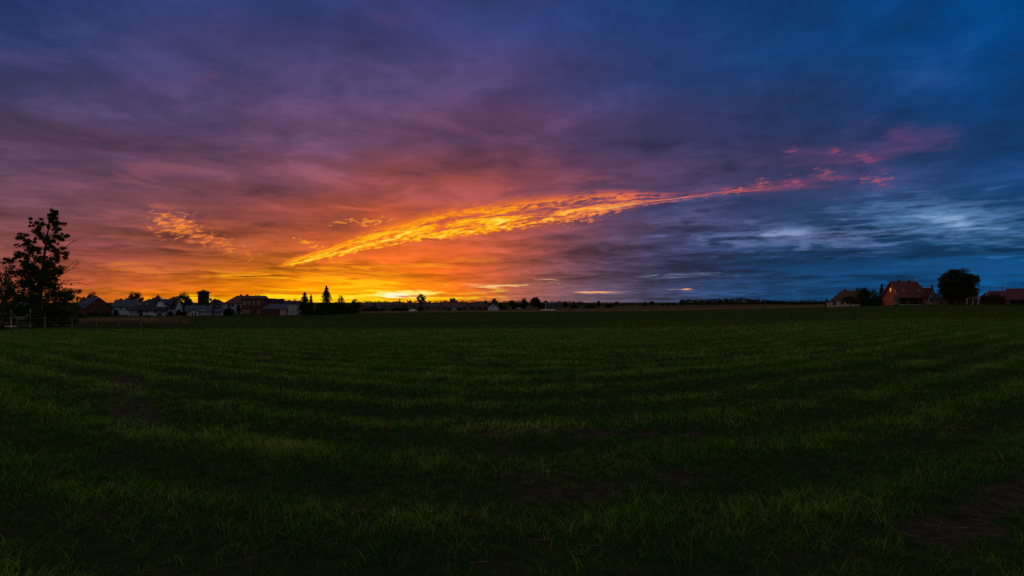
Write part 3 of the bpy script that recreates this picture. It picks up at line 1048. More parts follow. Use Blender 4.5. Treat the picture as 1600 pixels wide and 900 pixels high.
# ---- the tall ragged tree at the left edge of the field
def ragged_tree():
    Y = 58.0
    k = Y / F
    bx = X(60, Y)
    bz = gz(bx, Y)
    root = empty('tall_tree', (bx, Y, bz))
    prop(root, 'tall ragged dark tree with bare twigs sticking out on its right side', 'tree')
    r_ = np.random.default_rng(21)
    L = lambda px, py, dyy=0.0: Vector(((px - 60) * k, dyy, Z(py, Y) - bz))
    stem = [L(60, 516), L(61, 490), L(64, 450), L(68, 410), L(72, 378), L(78, 345), L(82, 322)]
    rad = [0.30, 0.24, 0.19, 0.14, 0.10, 0.06, 0.015]
    tb = MB().tube(stem, rad, 8)
    prof_y = [322, 335, 350, 365, 380, 400, 420, 440, 460, 480, 500]
    prof_l = [79, 74, 52, 50, 30, 17, 15, 17, 15, 16, 24]
    prof_r = [85, 94, 106, 96, 100, 100, 98, 100, 108, 116, 112]
    lim = MB()
    cs, sp_ = [], []

    def stem_at(py):
        for a, b, ya, yb in zip(stem, stem[1:], (516, 490, 450, 410, 378, 345), (490, 450, 410, 378, 345, 322)):
            if yb <= py <= ya:
                return a.lerp(b, (ya - py) / (ya - yb))
        return stem[-1]

    n_b = 46
    for i in range(n_b):
        t = (i + 0.5) / n_b
        py = 500 - 172 * t ** 1.05
        s = stem_at(min(512, py + 9 + 13 * (1 - t)))
        az_ = i * 2.399 + r_.normal(0, 0.35)
        lft, rgt = np.interp(py, prof_y, prof_l), np.interp(py, prof_y, prof_r)
        half = (rgt - lft) / 2 * k
        ctr = L((lft + rgt) / 2, py)
        ext = 0.60 + 0.46 * r_.random()
        tip = Vector((ctr.x + math.cos(az_) * half * ext, math.sin(az_) * half * ext * 0.9, ctr.z + r_.normal(0, 0.2)))
        mid_p = s.lerp(tip, 0.5) + Vector((0, 0, 0.10 * (tip - s).length))
        br = 0.07 * (1 - t) + 0.016
        lim.tube([s, mid_p, tip], [br, br * 0.6, 0.010], 5)
        ln_ = (tip - s).length
        for j in range(int((5 if t < 0.8 else 3) + 7 * min(1.0, ln_ / 2.5))):
            f_ = 0.30 + 0.75 * r_.random() ** 0.8
            q = (s.lerp(mid_p, f_ * 2) if f_ < 0.5 else mid_p.lerp(tip, f_ * 2 - 1))
            o_ = Vector(r_.normal(0, 1, 3)) * (0.10 + 0.13 * min(1.0, ln_ / 2.0))
            cs.append(q + o_)
            lim.tube([q, q + o_], [0.012, 0.006], 4)
            sp_.append((0.20 + 0.20 * r_.random()) * (1.15 if t < 0.5 else 0.85 if t < 0.8 else 0.5))
    # dense heart and skirt
    for i in range(215):
        py = 402 + 102 * r_.random() ** 0.55
        l, rr = np.interp(py, prof_y, prof_l), np.interp(py, prof_y, prof_r)
        a = r_.random() * 6.28
        e = math.sqrt(r_.random()) * (0.55 if py < 440 else 0.98)
        half = (rr - l) / 2 * k
        c = L((l + rr) / 2, py)
        cs.append(Vector((c.x + math.cos(a) * half * e, math.sin(a) * half * e * 0.8, c.z)))
        sp_.append(0.36 + 0.25 * r_.random())
    # leafy shoots that stick out
    for px, py, s in ((82, 330, .18), (78, 336, .2), (92, 336, .16), (104, 351, .2), (98, 350, .24), (90, 350, .22), (49, 342, .16), (54, 348, .2),
                      (60, 352, .22), (36, 372, .22), (42, 376, .22), (28, 384, .26), (22, 396, .28), (102, 398, .15), (98, 388, .2), (48, 360, .22), (66, 352, .18)):
        cs.append(L(px, py, r_.normal(0, 0.3))); sp_.append(s * 1.2)
        s0 = stem_at(min(500, py + 22))
        lim.tube([s0, L(px, py)], [0.03, 0.008], 4)
    C_ = np.array([tuple(c) for c in cs])
    v, t, tint = leaf_cloud(C_, 0.115, 34, np.array(sp_), r_)
    tb.build('trunk', M['bark'], root, True)
    lim.build('limbs', M['bark'], root, True)
    np_mesh('crown', v, t, M['leaf'], root, tint)
    # bare branches on the right
    rr_ = random.Random(8)
    for pts in ([(70, 452), (92, 428), (104, 415), (117, 405)], [(72, 462), (100, 440), (118, 441), (135, 446)], [(72, 470), (98, 438), (116, 438), (128, 436)],
                [(66, 500), (108, 492), (118, 483), (125, 477)], [(72, 440), (96, 428), (108, 421), (116, 412)], [(76, 400), (98, 388), (106, 380), (110, 376)]):
        bare_b = MB()
        p = [L(a, b, 0.15 * i) for i, (a, b) in enumerate(pts)]
        bare_b.tube(p, [0.05, 0.034, 0.022, 0.008], 5)
        for j in range(9):
            q = p[1].lerp(p[3], rr_.random()) if j > 2 else p[2].lerp(p[3], rr_.random())
            d = Vector((0.25 + 0.4 * rr_.random(), rr_.uniform(-.3, .3), rr_.uniform(-0.15, 0.5)))
            bare_b.tube([q, q + d * 0.5 + Vector((0, 0, 0.03)), q + d], [0.014, 0.010, 0.004], 4)
        bare_b.build('bare_branch', M['bark'], root)


ragged_tree()
G1 = 'trees and shrubs at the left edge'
tree('leafy_tree', 'leafy tree cut by the left edge of the picture beside the tall ragged tree', 4, 66, 418, 42, 'airy', 3, G1)
tree('shrub', 'dark shrub under the leafy tree at the left picture edge', 6, 72, 470, 44, 'bush', 0, G1, 'bush')
tree('shrub', 'dark shrub just left of the tall ragged tree, behind the small shed', 38, 84, 466, 44, 'bush', 1, G1, 'bush')
tree('shrub', 'dark shrub at the right foot of the tall ragged tree', 98, 70, 478, 40, 'bush', 2, G1, 'bush')
tree('shrub', 'dark shrub right behind the trunk of the tall ragged tree', 70, 74, 474, 44, 'bush', 1, G1, 'bush')
tree('shrub', 'low dark bush between the tall ragged tree and the red gabled barn', 120, 92, 487, 26, 'bush', 0, G1, 'bush')
G2 = 'trees among the village houses on the left'
tree('round_tree', 'round tree rising behind the roof of the red gabled barn', 145, 215, 455, 23, 'round', 0, G2)
tree('round_tree', 'twin-headed round tree behind the white house left of the dormered house', 211, 220, 456, 27, 'round', 1, G2)
tree('leafy_tree', 'broad leafy tree between the dormered white house and the dark tower', 284, 192, 455.5, 32, 'round', 2, G2)
tree('bush', 'dark bush below the leafy tree, left of the low bungalow', 283, 178, 483, 22, 'bush', 0, G2, 'bush')
tree('bush', 'clipped round bush before the wall of the plain white house', 181, 172, 482.5, 9, 'bush', 1, G2, 'bush')
tree('bush', 'small dark bush before the bay of the dormered house', 249, 160, 487, 8, 'bush', 2, G2, 'bush')
tree('bush', 'low dark bush along the left wall of the dormered house', 229, 162, 492, 16, 'bush', 0, G2, 'bush')
tree('bush', 'dark bush at the right wing of the dormered house', 266, 160, 486, 11, 'bush', 1, G2, 'bush')
tree('bush', 'dark bush at the right corner of the red gabled barn', 168, 162, 485, 11, 'bush', 2, G2, 'bush')
tree('bush', 'low dark hedge bush in front of the red gabled barn', 148, 160, 489, 32, 'bush', 1, G2, 'bush')
tree('leafy_tree', 'small leafy tree just right of the dark tower', 337, 215, 468, 14, 'airy', 1, G2)
tree('bush', 'big dark bush between the bungalow and the brick house', 356, 186, 479, 24, 'bush', 0, G2, 'bush')
tree('bush', 'tall dark bush against the left corner of the brick house', 373, 190, 475, 9, 'oval', 1, G2, 'bush')
tree('bush', 'dark bush beneath the small tree right of the tower', 341, 200, 476, 20, 'bush', 2, G2, 'bush')
G3 = 'trees right of the grey shed'
tree('spruce', 'dense dark spruce directly right of the pale shed wall', 476, 186, 456, 27, 'spruce', 0, G3)
tree('spruce', 'narrow young spruce between the dense spruce and the tall loose one', 486, 192, 459, 14, 'spruce', 1, G3)
tree('spruce', 'tall loose spruce standing highest above the village', 510, 190, 445.5, 27, 'spruce', 2, G3)
tree('leafy_tree', 'small tree showing between the shed and the dense spruce', 461, 235, 465, 9, 'airy', 0, G3)
tree('bush', 'dark bush at the foot of the tall loose spruce', 503, 186, 473, 34, 'bush', 0, G3, 'bush')
tree('bush', 'dark bush at the foot of the dense spruce', 474, 184, 475, 24, 'bush', 2, G3, 'bush')
tree('bush', 'wide dark bush right of the tall loose spruce', 528, 205, 471, 34, 'bush', 1, G3, 'bush')
tree('leafy_tree', 'thin see-through tree right of the tall loose spruce', 533, 215, 459.5, 12, 'airy', 2, G3)
tree('leafy_tree', 'rounded dark tree left of the far village roofs', 555, 225, 466, 19, 'oval', 0, G3)
tree('bush', 'dark hedge bush below the rounded tree left of the far roofs', 547, 222, 474, 34, 'bush', 2, G3, 'bush')
tree('bush', 'low hedge bush before the left end of the far village roofs', 582, 300, 479, 46, 'bush', 0, G3, 'bush')
tree('bush', 'low hedge bush before the middle of the far village roofs', 625, 330, 480, 44, 'bush', 1, G3, 'bush')
G4 = 'far trees along the horizon'
tree('round_tree', 'lone umbrella-crowned tree standing against the yellow glow', 658, 300, 458.5, 18, 'lollipop', 0, G4)
tree('bush', 'dark bush at the foot of the lone umbrella-crowned tree', 657, 297, 478, 16, 'bush', 1, G4, 'bush')
tree('round_tree', 'low spreading tree left of the red-roofed far barn', 695, 420, 468.5, 13, 'umbrella', 1, G4)
tree('round_tree', 'flat-headed tree above the red-roofed far barn', 708, 400, 464.5, 14, 'umbrella', 2, G4)
tree('round_tree', 'small round tree above the right end of the long brown barn', 759, 400, 468.5, 7, 'round', 3, G4)
tree('round_tree', 'round tree behind the small white gable house', 772, 390, 465.5, 12, 'round', 1, G4)
tree('round_tree', 'small tree right of the small white gable house', 782, 380, 472, 9, 'oval', 2, G4)
tree('round_tree', 'leftmost round tree of the group right of the white gable house', 800, 400, 468.5, 13, 'umbrella', 3, G4)
tree('round_tree', 'first of two big dark side-by-side trees in the far row', 820, 390, 464.5, 13, 'round', 0, G4)
tree('round_tree', 'second and blackest of two big side-by-side trees in the far row', 836.5, 380, 463.5, 17, 'great', 0, G4)
tree('bush', 'dark bushes filling the gap left of the two big trees', 809, 392, 473, 22, 'bush', 0, G4, 'bush')
tree('bush', 'dark bush left of the group of round trees, by the white gable house', 787, 384, 475.5, 16, 'bush', 2, G4, 'bush')
tree('round_tree', 'middling tree right of the two big dark trees', 853, 420, 468, 10, 'round', 2, G4)
tree('round_tree', 'low dark tree above the left end of the long white strip', 846, 400, 472, 14, 'bush', 1, G4)
tree('round_tree', 'rounded tree above the right end of the long white strip', 872, 430, 471, 11, 'round', 1, G4)
tree('round_tree', 'dark tree with spiky top right of the long white strip', 883, 430, 470, 11, 'oval', 1, G4)
tree('bush', 'low hedge bush right of the spiky-topped far tree', 897, 450, 474, 16, 'bush', 0, G4, 'bush')
tree('leafy_tree', 'thin feathery tree in the low hedge left of the column-shaped tree', 907, 470, 469.5, 10, 'airy', 3, G4)
tree('bush', 'long low hedge bush left of the column-shaped far tree', 921, 480, 474, 24, 'bush', 2, G4, 'bush')
tree('round_tree', 'small column-shaped tree alone on the horizon', 935, 480, 468.5, 7, 'oval', 2, G4)
tree('bush', 'low dark bush between the column-shaped tree and the mushroom-shaped one', 951, 520, 474.5, 15, 'bush', 1, G4, 'bush')
tree('round_tree', 'small mushroom-shaped tree alone on the horizon', 963, 520, 470.5, 8, 'umbrella', 0, G4)
tree('round_tree', 'left and smaller of the paired trees left of the far wood', 1008, 560, 471.5, 7, 'round', 3, G4)
tree('round_tree', 'right and larger of the paired trees left of the far wood', 1018, 560, 470, 11, 'umbrella', 2, G4)
tree('round_tree', 'low tree midway between the paired trees and the far wood', 1036, 580, 473, 8, 'round', 0, G4)
tree('round_tree', 'pair-headed tree nearer to the far wood', 1043, 580, 472, 8, 'round', 2, G4)
tree('round_tree', 'small tree at the very left end of the far wood', 1052, 580, 471.5, 7, 'umbrella', 1, G4)
tree('round_tree', 'taller round tree leading the left end of the far wood', 1066, 580, 467.5, 11, 'round', 1, G4)


def far_wood():
    """the wood on the skyline reads as one mass"""
    r_ = np.random.default_rng(77)
    V_, T_, C_ = [], [], []
    off = 0
    top_px = [1070, 1090, 1110, 1140, 1165, 1190, 1215, 1240, 1290]
    top_py = [468.5, 467, 467, 464.5, 465.5, 467.5, 470, 472, 472.5]
    mb = MB()
    for px in np.arange(1070, 1300, 2.6):
        Y = 600 + 50 * r_.random() - max(0, px - 1200) * 1.2
        x = X(px, Y)
        z = gz(x, Y)
        h = (Z(np.interp(px, top_px, top_py), Y) - z) * (0.86 + 0.20 * r_.random())
        w = 3.2 + 2.6 * r_.random()
        c = np.stack([r_.normal(0, 0.5, 11) * w * 0.6, r_.normal(0, 0.5, 11) * w * 0.6, h * (0.25 + 0.68 * r_.random(11))], 1)
        c = c + np.array([x, Y, z])
        v, t, tint = leaf_cloud(c, 0.42, 26, np.full(11, 1.15), r_)
        V_.append(v); T_.append(t + off); C_.append(tint)
        off += len(v)
    o = np_mesh('far_wood', np.concatenate(V_), np.concatenate(T_), M['leaf'], None, np.concatenate(C_))
    prop(o, 'dark wood on the skyline between the lone trees and the pink house', 'wood', kind='stuff')
    # lower scrub and distant hedges all along the horizon
    V_, T_, C_, off = [], [], [], 0
    for px in np.arange(-260, 1900, 2.4):
        Y = 760 + 160 * r_.random()
        x = X(px, Y)
        z = gz(x, Y)
        h = 2.2 + 2.6 * r_.random() + (1.5 if px < 900 else 0) + (3.0 if 560 < px < 900 else 0) + 1.5 * (px > 1240)
        c = np.stack([r_.normal(0, 1.9, 7), r_.normal(0, 2, 7), h * (0.05 + 0.8 * r_.random(7) ** 1.3)], 1) + np.array([x, Y, z])
        v, t, tint = leaf_cloud(c, 0.6, 16, np.full(7, 1.6), r_)
        V_.append(v); T_.append(t + off); C_.append(tint)
        off += len(v)
    o = np_mesh('distant_hedge', np.concatenate(V_), np.concatenate(T_), M['leaf'], None, np.concatenate(C_))
    prop(o, 'low dark line of distant hedges and woods along the horizon', 'hedge', kind='stuff')


far_wood()
G5 = 'trees about the houses on the right'
tree('spruce', 'tiny conifer left of the pink low house', 1292, 205, 465, 8, 'spruce', 1, G5)
tree('leafy_tree', 'dark leafy tree hiding the right end of the pink low house', 1350, 186, 448, 30, 'bush', 1, G5)
tree('leafy_tree', 'small dark tree before the middle of the pink low house', 1329, 182, 461, 24, 'umbrella', 1, G5)
tree('spruce', 'dark pointed spruce just left of the red gable with the lit window', 1377.5, 200, 442.5, 15, 'spruce', 0, G5)
tree('leafy_tree', 'shaggy tree between the pink low house and the pointed spruce', 1366, 197, 452, 14, 'airy', 1, G5)
tree('bush', 'dark bush below the pointed spruce', 1369, 192, 458, 20, 'bush', 0, G5, 'bush')
tree('bush', 'low bush at the left corner of the red gable', 1362, 186, 470, 18, 'bush', 2, G5, 'bush')
tree('round_tree', 'huge dense round tree towering over the ochre farm building', 1496.5, 186, 419, 60, 'great', 1, G5)
for _i, _px in enumerate((1538.5, 1544, 1549.5, 1555, 1560.5)):
    tree('columnar_conifer', ['leftmost', 'second', 'middle', 'fourth', 'rightmost'][_i] + ' of five slim columnar conifers before the low barn at right', _px, 184, [457, 459, 456.5, 457.5, 458][_i], 5.5,
         'oval', 3 + _i % 2, 'row of columnar conifers', cat='conifer')

# ================================================================ buildings
class House:
    """a building at distance Y; blocks are given by the pixel columns and rows they fill"""
    def __init__(self, name, label, px, Y, group=None, cat='house', face=False, turn=0.0):
        self.Y, self.px, self.face = Y, px, face
        az_ = math.atan((px - 800.0) / F) if face else 0.0
        self.c = math.cos(az_)
        self.x = X(px, Y)
        self.z = gz(self.x, Y)
        self.e = empty(name, (self.x, Y, self.z))
        self.e.rotation_euler.z = -az_ + turn
        prop(self.e, label, cat, group)

    def lx(self, px, d=0.0):
        if self.face:
            return (px - self.px) * (self.Y + d * self.c) * self.c / F
        return X(px, self.Y + d) - self.x

    def lz(self, py, d=0.0): return Z(py, self.Y + d * self.c) - self.z

    def block(self, p0, p1, eave, ridge, depth, wall, roof, d0=0.0, hl=0.0, hr=0.0, over=0.35, base=-0.6, skip_roof=False):
        """long side to the camera, ridge along x; hl / hr shorten the ridge into hips"""
        x0, x1 = self.lx(p0, d0), self.lx(p1, d0)
        ze, zr = self.lz(eave, d0), self.lz(ridge, d0 + depth / 2)
        y0, y1, ym = d0, d0 + depth, d0 + depth / 2
        hip_l, hip_r = hl > 0, hr > 0
        zt = zr - 0.24
        v = [(x0, y0, base), (x1, y0, base), (x1, y1, base), (x0, y1, base), (x0, y0, ze), (x1, y0, ze), (x1, y1, ze), (x0, y1, ze)]
        f = [(0, 1, 5, 4), (2, 3, 7, 6)]
        if hip_l:
            f.append((3, 0, 4, 7))
        else:
            v.append((x0, ym, zt)); f.append((3, 0, 4, len(v) - 1, 7))
        if hip_r:
            f.append((1, 2, 6, 5))
        else:
            v.append((x1, ym, zt)); f.append((1, 2, 6, len(v) - 1, 5))
        w = mesh('wall', v, f, wall, self.e)
        s = (zr - ze) / (depth / 2)
        ol, orr = (over * 0.8, over * 0.8)
        a0, a1 = x0 - ol, x1 + orr
        zo = ze - over * s
        r0, r1 = (x0 + hl if hip_l else a0), (x1 - hr if hip_r else a1)
        T = 0.16
        def shell(dz):
            return [(a0, y0 - over, zo + dz), (a1, y0 - over, zo + dz), (a1, y1 + over, zo + dz), (a0, y1 + over, zo + dz), (r0, ym, zr + dz), (r1, ym, zr + dz)]
        vv = shell(0.0) + shell(-T)
        ff = [(0, 1, 5, 4), (2, 3, 4, 5), (6, 10, 11, 7), (8, 11, 10, 9), (0, 6, 7, 1), (2, 8, 9, 3)]
        if hip_l:
            ff += [(3, 0, 4), (9, 10, 6), (3, 9, 6, 0)]
        else:
            ff += [(0, 4, 10, 6), (4, 3, 9, 10)]
        if hip_r:
            ff += [(1, 2, 5), (7, 11, 8), (1, 7, 8, 2)]
        else:
            ff += [(1, 7, 11, 5), (5, 11, 8, 2)]
        r = mesh('roof', vv, ff, roof, self.e)
        self.last = dict(x0=x0, x1=x1, y0=y0, y1=y1, ym=ym, ze=ze, zr=zr, s=s, roof=r, wall=w, over=over, d0=d0)
        return self

    def flat(self, p0, p1, top, depth, wall, roof, d0=0.0, base=-0.6, lip=0.2):
        x0, x1, zt = self.lx(p0, d0), self.lx(p1, d0), self.lz(top, d0)
        w = MB().box(x0, x1, d0, d0 + depth, base, zt - 0.2).build('wall', wall, self.e)
        r = MB().box(x0 - lip, x1 + lip, d0 - lip, d0 + depth + lip, zt - 0.198, zt).build('roof', roof, self.e)
        self.last = dict(x0=x0, x1=x1, y0=d0, y1=d0 + depth, ym=d0 + depth / 2, ze=zt, zr=zt, s=0, roof=r, wall=w, over=lip, d0=d0)
        return self

    def mono(self, p0, p1, front, back, depth, wall, roof, d0=0.0, base=-0.6, over=0.3, open_front=False):
        """lean-to: a single slope rising away from the camera"""
        x0, x1 = self.lx(p0, d0), self.lx(p1, d0)
        z0, z1 = self.lz(front, d0), self.lz(back, d0 + depth)
        s = (z1 - z0) / depth
        y1 = d0 + depth
        v = [(x0, d0, base), (x1, d0, base), (x1, y1, base), (x0, y1, base), (x0, d0, z0 - .2), (x1, d0, z0 - .2), (x1, y1, z1 - .2), (x0, y1, z1 - .2)]
        f = [(2, 3, 7, 6), (3, 0, 4, 7), (1, 2, 6, 5)]
        if not open_front:
            f.append((0, 1, 5, 4))
        w = mesh('wall', v, f, wall, self.e)
        a, b = d0 - over, y1 + 0.05
        q = [(x0 - .2, a, z0 - over * s), (x1 + .2, a, z0 - over * s), (x1 + .2, b, z1 + .05 * s), (x0 - .2, b, z1 + .05 * s)]
        vv = q + [(x_, y_, z_ - 0.15) for x_, y_, z_ in q]
        r = mesh('roof', vv, [(0, 1, 2, 3), (4, 7, 6, 5), (0, 4, 5, 1), (1, 5, 6, 2), (2, 6, 7, 3), (3, 7, 4, 0)], roof, self.e)
        self.last = dict(x0=x0, x1=x1, y0=d0, y1=y1, ym=y1, ze=z0, zr=z1, s=s, roof=r, wall=w, over=over, d0=d0)
        return self

    def _frame_pane(self, cx, cz, w, h, to, glass, frame, name, cross=True, label=None):
        """frame with its pane; to(a, b, c) maps along-wall, outward, up to local coordinates"""
        t = 0.075
        def bars(lst):
            mb = MB()
            for a0, a1, b0, b1, c0, c1 in lst:
                m = MB().box(a0, a1, b0, b1, c0, c1)
                mb.add([to(*p) for p in m.v], m.f)
            return mb
        lst = [(cx - w / 2, cx + w / 2, -0.02, 0.07, cz - h / 2, cz - h / 2 + t), (cx - w / 2, cx + w / 2, -0.02, 0.07, cz + h / 2 - t, cz + h / 2),
               (cx - w / 2, cx - w / 2 + t, -0.02, 0.068, cz - h / 2 + t, cz + h / 2 - t), (cx + w / 2 - t, cx + w / 2, -0.02, 0.068, cz - h / 2 + t, cz + h / 2 - t)]
        if cross and w > 0.7:
            lst.append((cx - 0.03, cx + 0.03, 0.02, 0.064, cz - h / 2 + t, cz + h / 2 - t))
        fr = bars(lst).build(name, frame, self.e)
        bars([(cx - w / 2 + t, cx + w / 2 - t, -0.02, 0.025, cz - h / 2 + t, cz + h / 2 - t)]).build('pane', glass, fr)
        if label:
            fr['label'] = label
        return fr

    def win(self, px, py, w, h, d=None, glass=None, frame=None, cross=True, label=None):
        """window in the wall that faces the camera"""
        y = self.last['y0'] if d is None else d
        to = lambda a, b, c: (a, y - b, c)
        return self._frame_pane(self.lx(px, y), self.lz(py, y), w, h, to, glass or M['glass'], frame or M['frame'], 'window', cross, label)

    def side_win(self, side, t, z, w, h, glass=None, frame=None, cross=True, label=None):
        """window in a gable end; t runs 0..1 from front to back"""
        L = self.last
        x = L['x0'] if side == 'l' else L['x1']
        sg = -1 if side == 'l' else 1
        y = L['y0'] + (L['y1'] - L['y0']) * t
        to = lambda a, b, c: (x + sg * b, a, c)
        return self._frame_pane(y, z, w, h, to, glass or M['glass'], frame or M['frame'], 'window', cross, label)

    def door(self, px, w, h, m=None, d=None, name='door'):
        y = self.last['y0'] if d is None else d
        x = self.lx(px, y)
        o = MB().box(x - w / 2, x + w / 2, y - 0.06, y + 0.02, 0.0, h).build(name, m or M['door'], self.e)
        MB().box(x + w * 0.34, x + w * 0.42, y - 0.11, y - 0.055, min(1.0, h * .5), min(1.0, h * .5) + 0.1).build('handle', M['metal'], o)
        return o

    def chimney(self, px, top, w=0.7, m=None, d=None, depth=0.6):
        L = self.last
        y = L['ym'] if d is None else d
        x = self.lx(px, y)
        zb = L['zr'] - 0.8
        zt = self.lz(top, y)
        c = MB().box(x - w / 2, x + w / 2, y - depth / 2, y + depth / 2, zb, zt - 0.12)
        c.box(x - w / 2 - .07, x + w / 2 + .07, y - depth / 2 - .07, y + depth / 2 + .07, zt - 0.12, zt)
        return c.build('chimney', m or M['brickd'], L['roof'])

    def skylight(self, px, py, w=0.8, h=1.2):
        """roof window on the slope towards the camera"""
        L = self.last
        s = L['s']
        n = math.hypot(1, s)
        # find the depth at which the slope is seen at that row
        best = min((abs((EYE + (HZ - py) * (self.Y + d) / F) - self.z - (L['ze'] + s * (d - L['y0']))), d) for d in np.linspace(L['y0'] - .2, L['ym'], 80))[1]
        z = L['ze'] + s * (best - L['y0'])
        x = self.lx(px, best)
        def to(a, b, c):    # along, outward, up the slope
            return (x + a, best + c / n - b * s / n, z + c * s / n + b / n)
        fr = self._frame_pane(0, 0, w, h, to, M['glass'], M['metal'], 'roof_window', False)
        return fr

    def post(self, px, y, z1, w=0.16, m=None):
        x = self.lx(px, y)
        return MB().box(x - w / 2, x + w / 2, y - w / 2, y + w / 2, -0.6, z1).build('post', m or M['wood'], self.e)


GL = 'village houses on the left'
# ---- red gabled barn, turned so that its gable end looks at the field
def barn():
    Y = 176.0
    px = 147
    x = X(px, Y)
    e = empty('barn', (x, Y, gz(x, Y)))
    prop(e, 'dark red gabled barn with a grey roof, nearest right of the tall ragged tree', 'barn', GL)
    e.rotation_euler.z = math.atan2(-0.53, 0.85)
    L, W, ze, zr = 10.0, 7.3, 2.7, 5.75
    v = [(-L, -W / 2, -.6), (0, -W / 2, -.6), (0, W / 2, -.6), (-L, W / 2, -.6), (-L, -W / 2, ze), (0, -W / 2, ze), (0, W / 2, ze), (-L, W / 2, ze), (0, 0, zr - .24), (-L, 0, zr - .24)]
    v = [(a + 3.4, b, c) for a, b, c in v]
    mesh('wall', v, [(0, 1, 5, 4), (2, 3, 7, 6), (1, 2, 6, 8, 5), (3, 0, 4, 9, 7)], M['brick'], e)
    s = (zr - ze) / (W / 2)
    o = 0.4
    def sh(d): return [(a + 3.4, b, c + d) for a, b, c in ((-L - .3, -W / 2 - o, ze - o * s), (.35, -W / 2 - o, ze - o * s), (.35, W / 2 + o, ze - o * s), (-L - .3, W / 2 + o, ze - o * s), (-L - .3, 0, zr), (.35, 0, zr))]
    mesh('roof', sh(0) + sh(-.16), [(0, 1, 5, 4), (2, 3, 4, 5), (6, 10, 11, 7), (8, 11, 10, 9), (0, 6, 7, 1), (2, 8, 9, 3), (0, 4, 10, 6), (4, 3, 9, 10), (1, 7, 11, 5), (5, 11, 8, 2)], M['greyroof'], e)
    d = MB().box(3.4 - .02, 3.4 + .06, -1.3, 1.3, 0, 2.3).build('door', M['door'], e)
    MB().box(3.46, 3.52, -.06, .06, 1.0, 1.2).build('handle', M['metal'], d)
    w = MB().box(3.4 - .02, 3.4 + .07, -.45, .45, 3.3, 4.1).build('window', M['bframe'], e)
    MB().box(3.4 + .05, 3.4 + .078, -.36, .36, 3.38, 4.02).build('pane', M['glass'], w)


barn()

h = House('white_house', 'plain white house with a grey roof partly hidden by the dormered house', 192, 188, GL, face=True)
h.block(172, 216, 478.5, 468, 8, M['white'], M['greyroof'], hl=1.6)
h.win(176, 483, 0.9, 1.2); h.win(189, 482, 0.9, 1.1); h.win(198, 483, 0.9, 1.2)
h.chimney(189, 466.3, 0.8)

h = House('dormered_house', 'white house with a steep dark hipped roof and a round-topped dormer', 238, 170, GL, face=True, turn=-0.28)
h.block(196, 260, 481.5, 467, 9, M['white'], M['slate'], d0=2.0, hl=4.2, over=0.7)
h.skylight(210.5, 475); h.skylight(224, 475)
h.chimney(229, 465.2, 0.6)
h.win(211, 486.5, 0.7, 1.1); h.door(216, 1.0, 2.2)
for _p in (201, 206, 211):
    h.post(_p, 1.4, h.lz(482.5))
h.block(223, 257, 482, 460.5, 9, M['white'], M['slate'], d0=0.0, hl=2.75, hr=2.75, over=0.6)
h.win(229, 486.5, 0.7, 1.1)
h.win(243, 486.5, 1.0, 1.4); h.win(254, 486.5, 1.0, 1.4)
h.block(254, 268, 480.5, 465.5, 8.5, M['white'], M['slate'], d0=4.5, over=0.45)
h.chimney(258, 463.8, 0.6)
h.side_win('r', 0.5, 4.0, 1.1, 1.3); h.side_win('r', 0.5, 1.4, 1.3, 1.3)


def dormer(h, px, top, bot, w, d):
    """half-round dormer with its white face"""
    x, z0, z1 = h.lx(px, d), h.lz(bot, d), h.lz(top, d)
    n = 10
    arc = [(x + w / 2 * math.cos(math.pi * i / n), z0 + (z1 - z0) * (0.35 + 0.65 * math.sin(math.pi * i / n))) for i in range(n + 1)]
    ring = [(x + w / 2, z0)] + arc + [(x - w / 2, z0)]
    v = [(a, d, c) for a, c in ring] + [(a, d + 3.0, c) for a, c in ring]
    m = len(ring)
    f = [tuple(range(m)), tuple(range(2 * m - 1, m - 1, -1))] + [(i, i + m, (i + 1) % m + m, (i + 1) % m) for i in range(m)]
    dm = mesh('dormer', v, f, M['white'], h.e)
    v2 = [(x + (a - x) * s, d - 0.25 if q == 0 else d + 3.05, z0 + (c - z0) * s + 0.01) for q in (0, 1) for s in (1.05, 1.18) for a, c in arc]
    k = n + 1
    f2 = []
    for i in range(n):
        f2 += [(i, i + 1, k + i + 1, k + i), (k + i, k + i + 1, 3 * k + i + 1, 3 * k + i), (i, 2 * k + i, 2 * k + i + 1, i + 1), (2 * k + i, 3 * k + i, 3 * k + i + 1, 2 * k + i + 1)]
    mesh('dormer_roof', v2, f2, M['slate'], dm)
    w_ = MB().box(x - .55, x + .55, d - .06, d + .02, z0 + .45, z0 + 1.35).build('window', M['frame'], dm)


dormer(h, 250.5, 470.5, 480.5, 2.3, 0.5)

h = House('bungalow', 'low pale bungalow with a grey roof at the foot of the dark tower', 322, 172, GL, face=True)
h.block(292, 340, 485.5, 476.8, 9, M['white'], M['greyroof'], d0=3.0, hr=3.2, over=0.5)
h.block(327, 349, 486, 482.5, 5, M['greyw'], M['greyroof'], d0=1.8, over=0.3)
h.win(337, 489.5, 0.9, 1.2); h.win(342.5, 489.5, 1.0, 1.2); h.door(333, 0.9, 2.0)
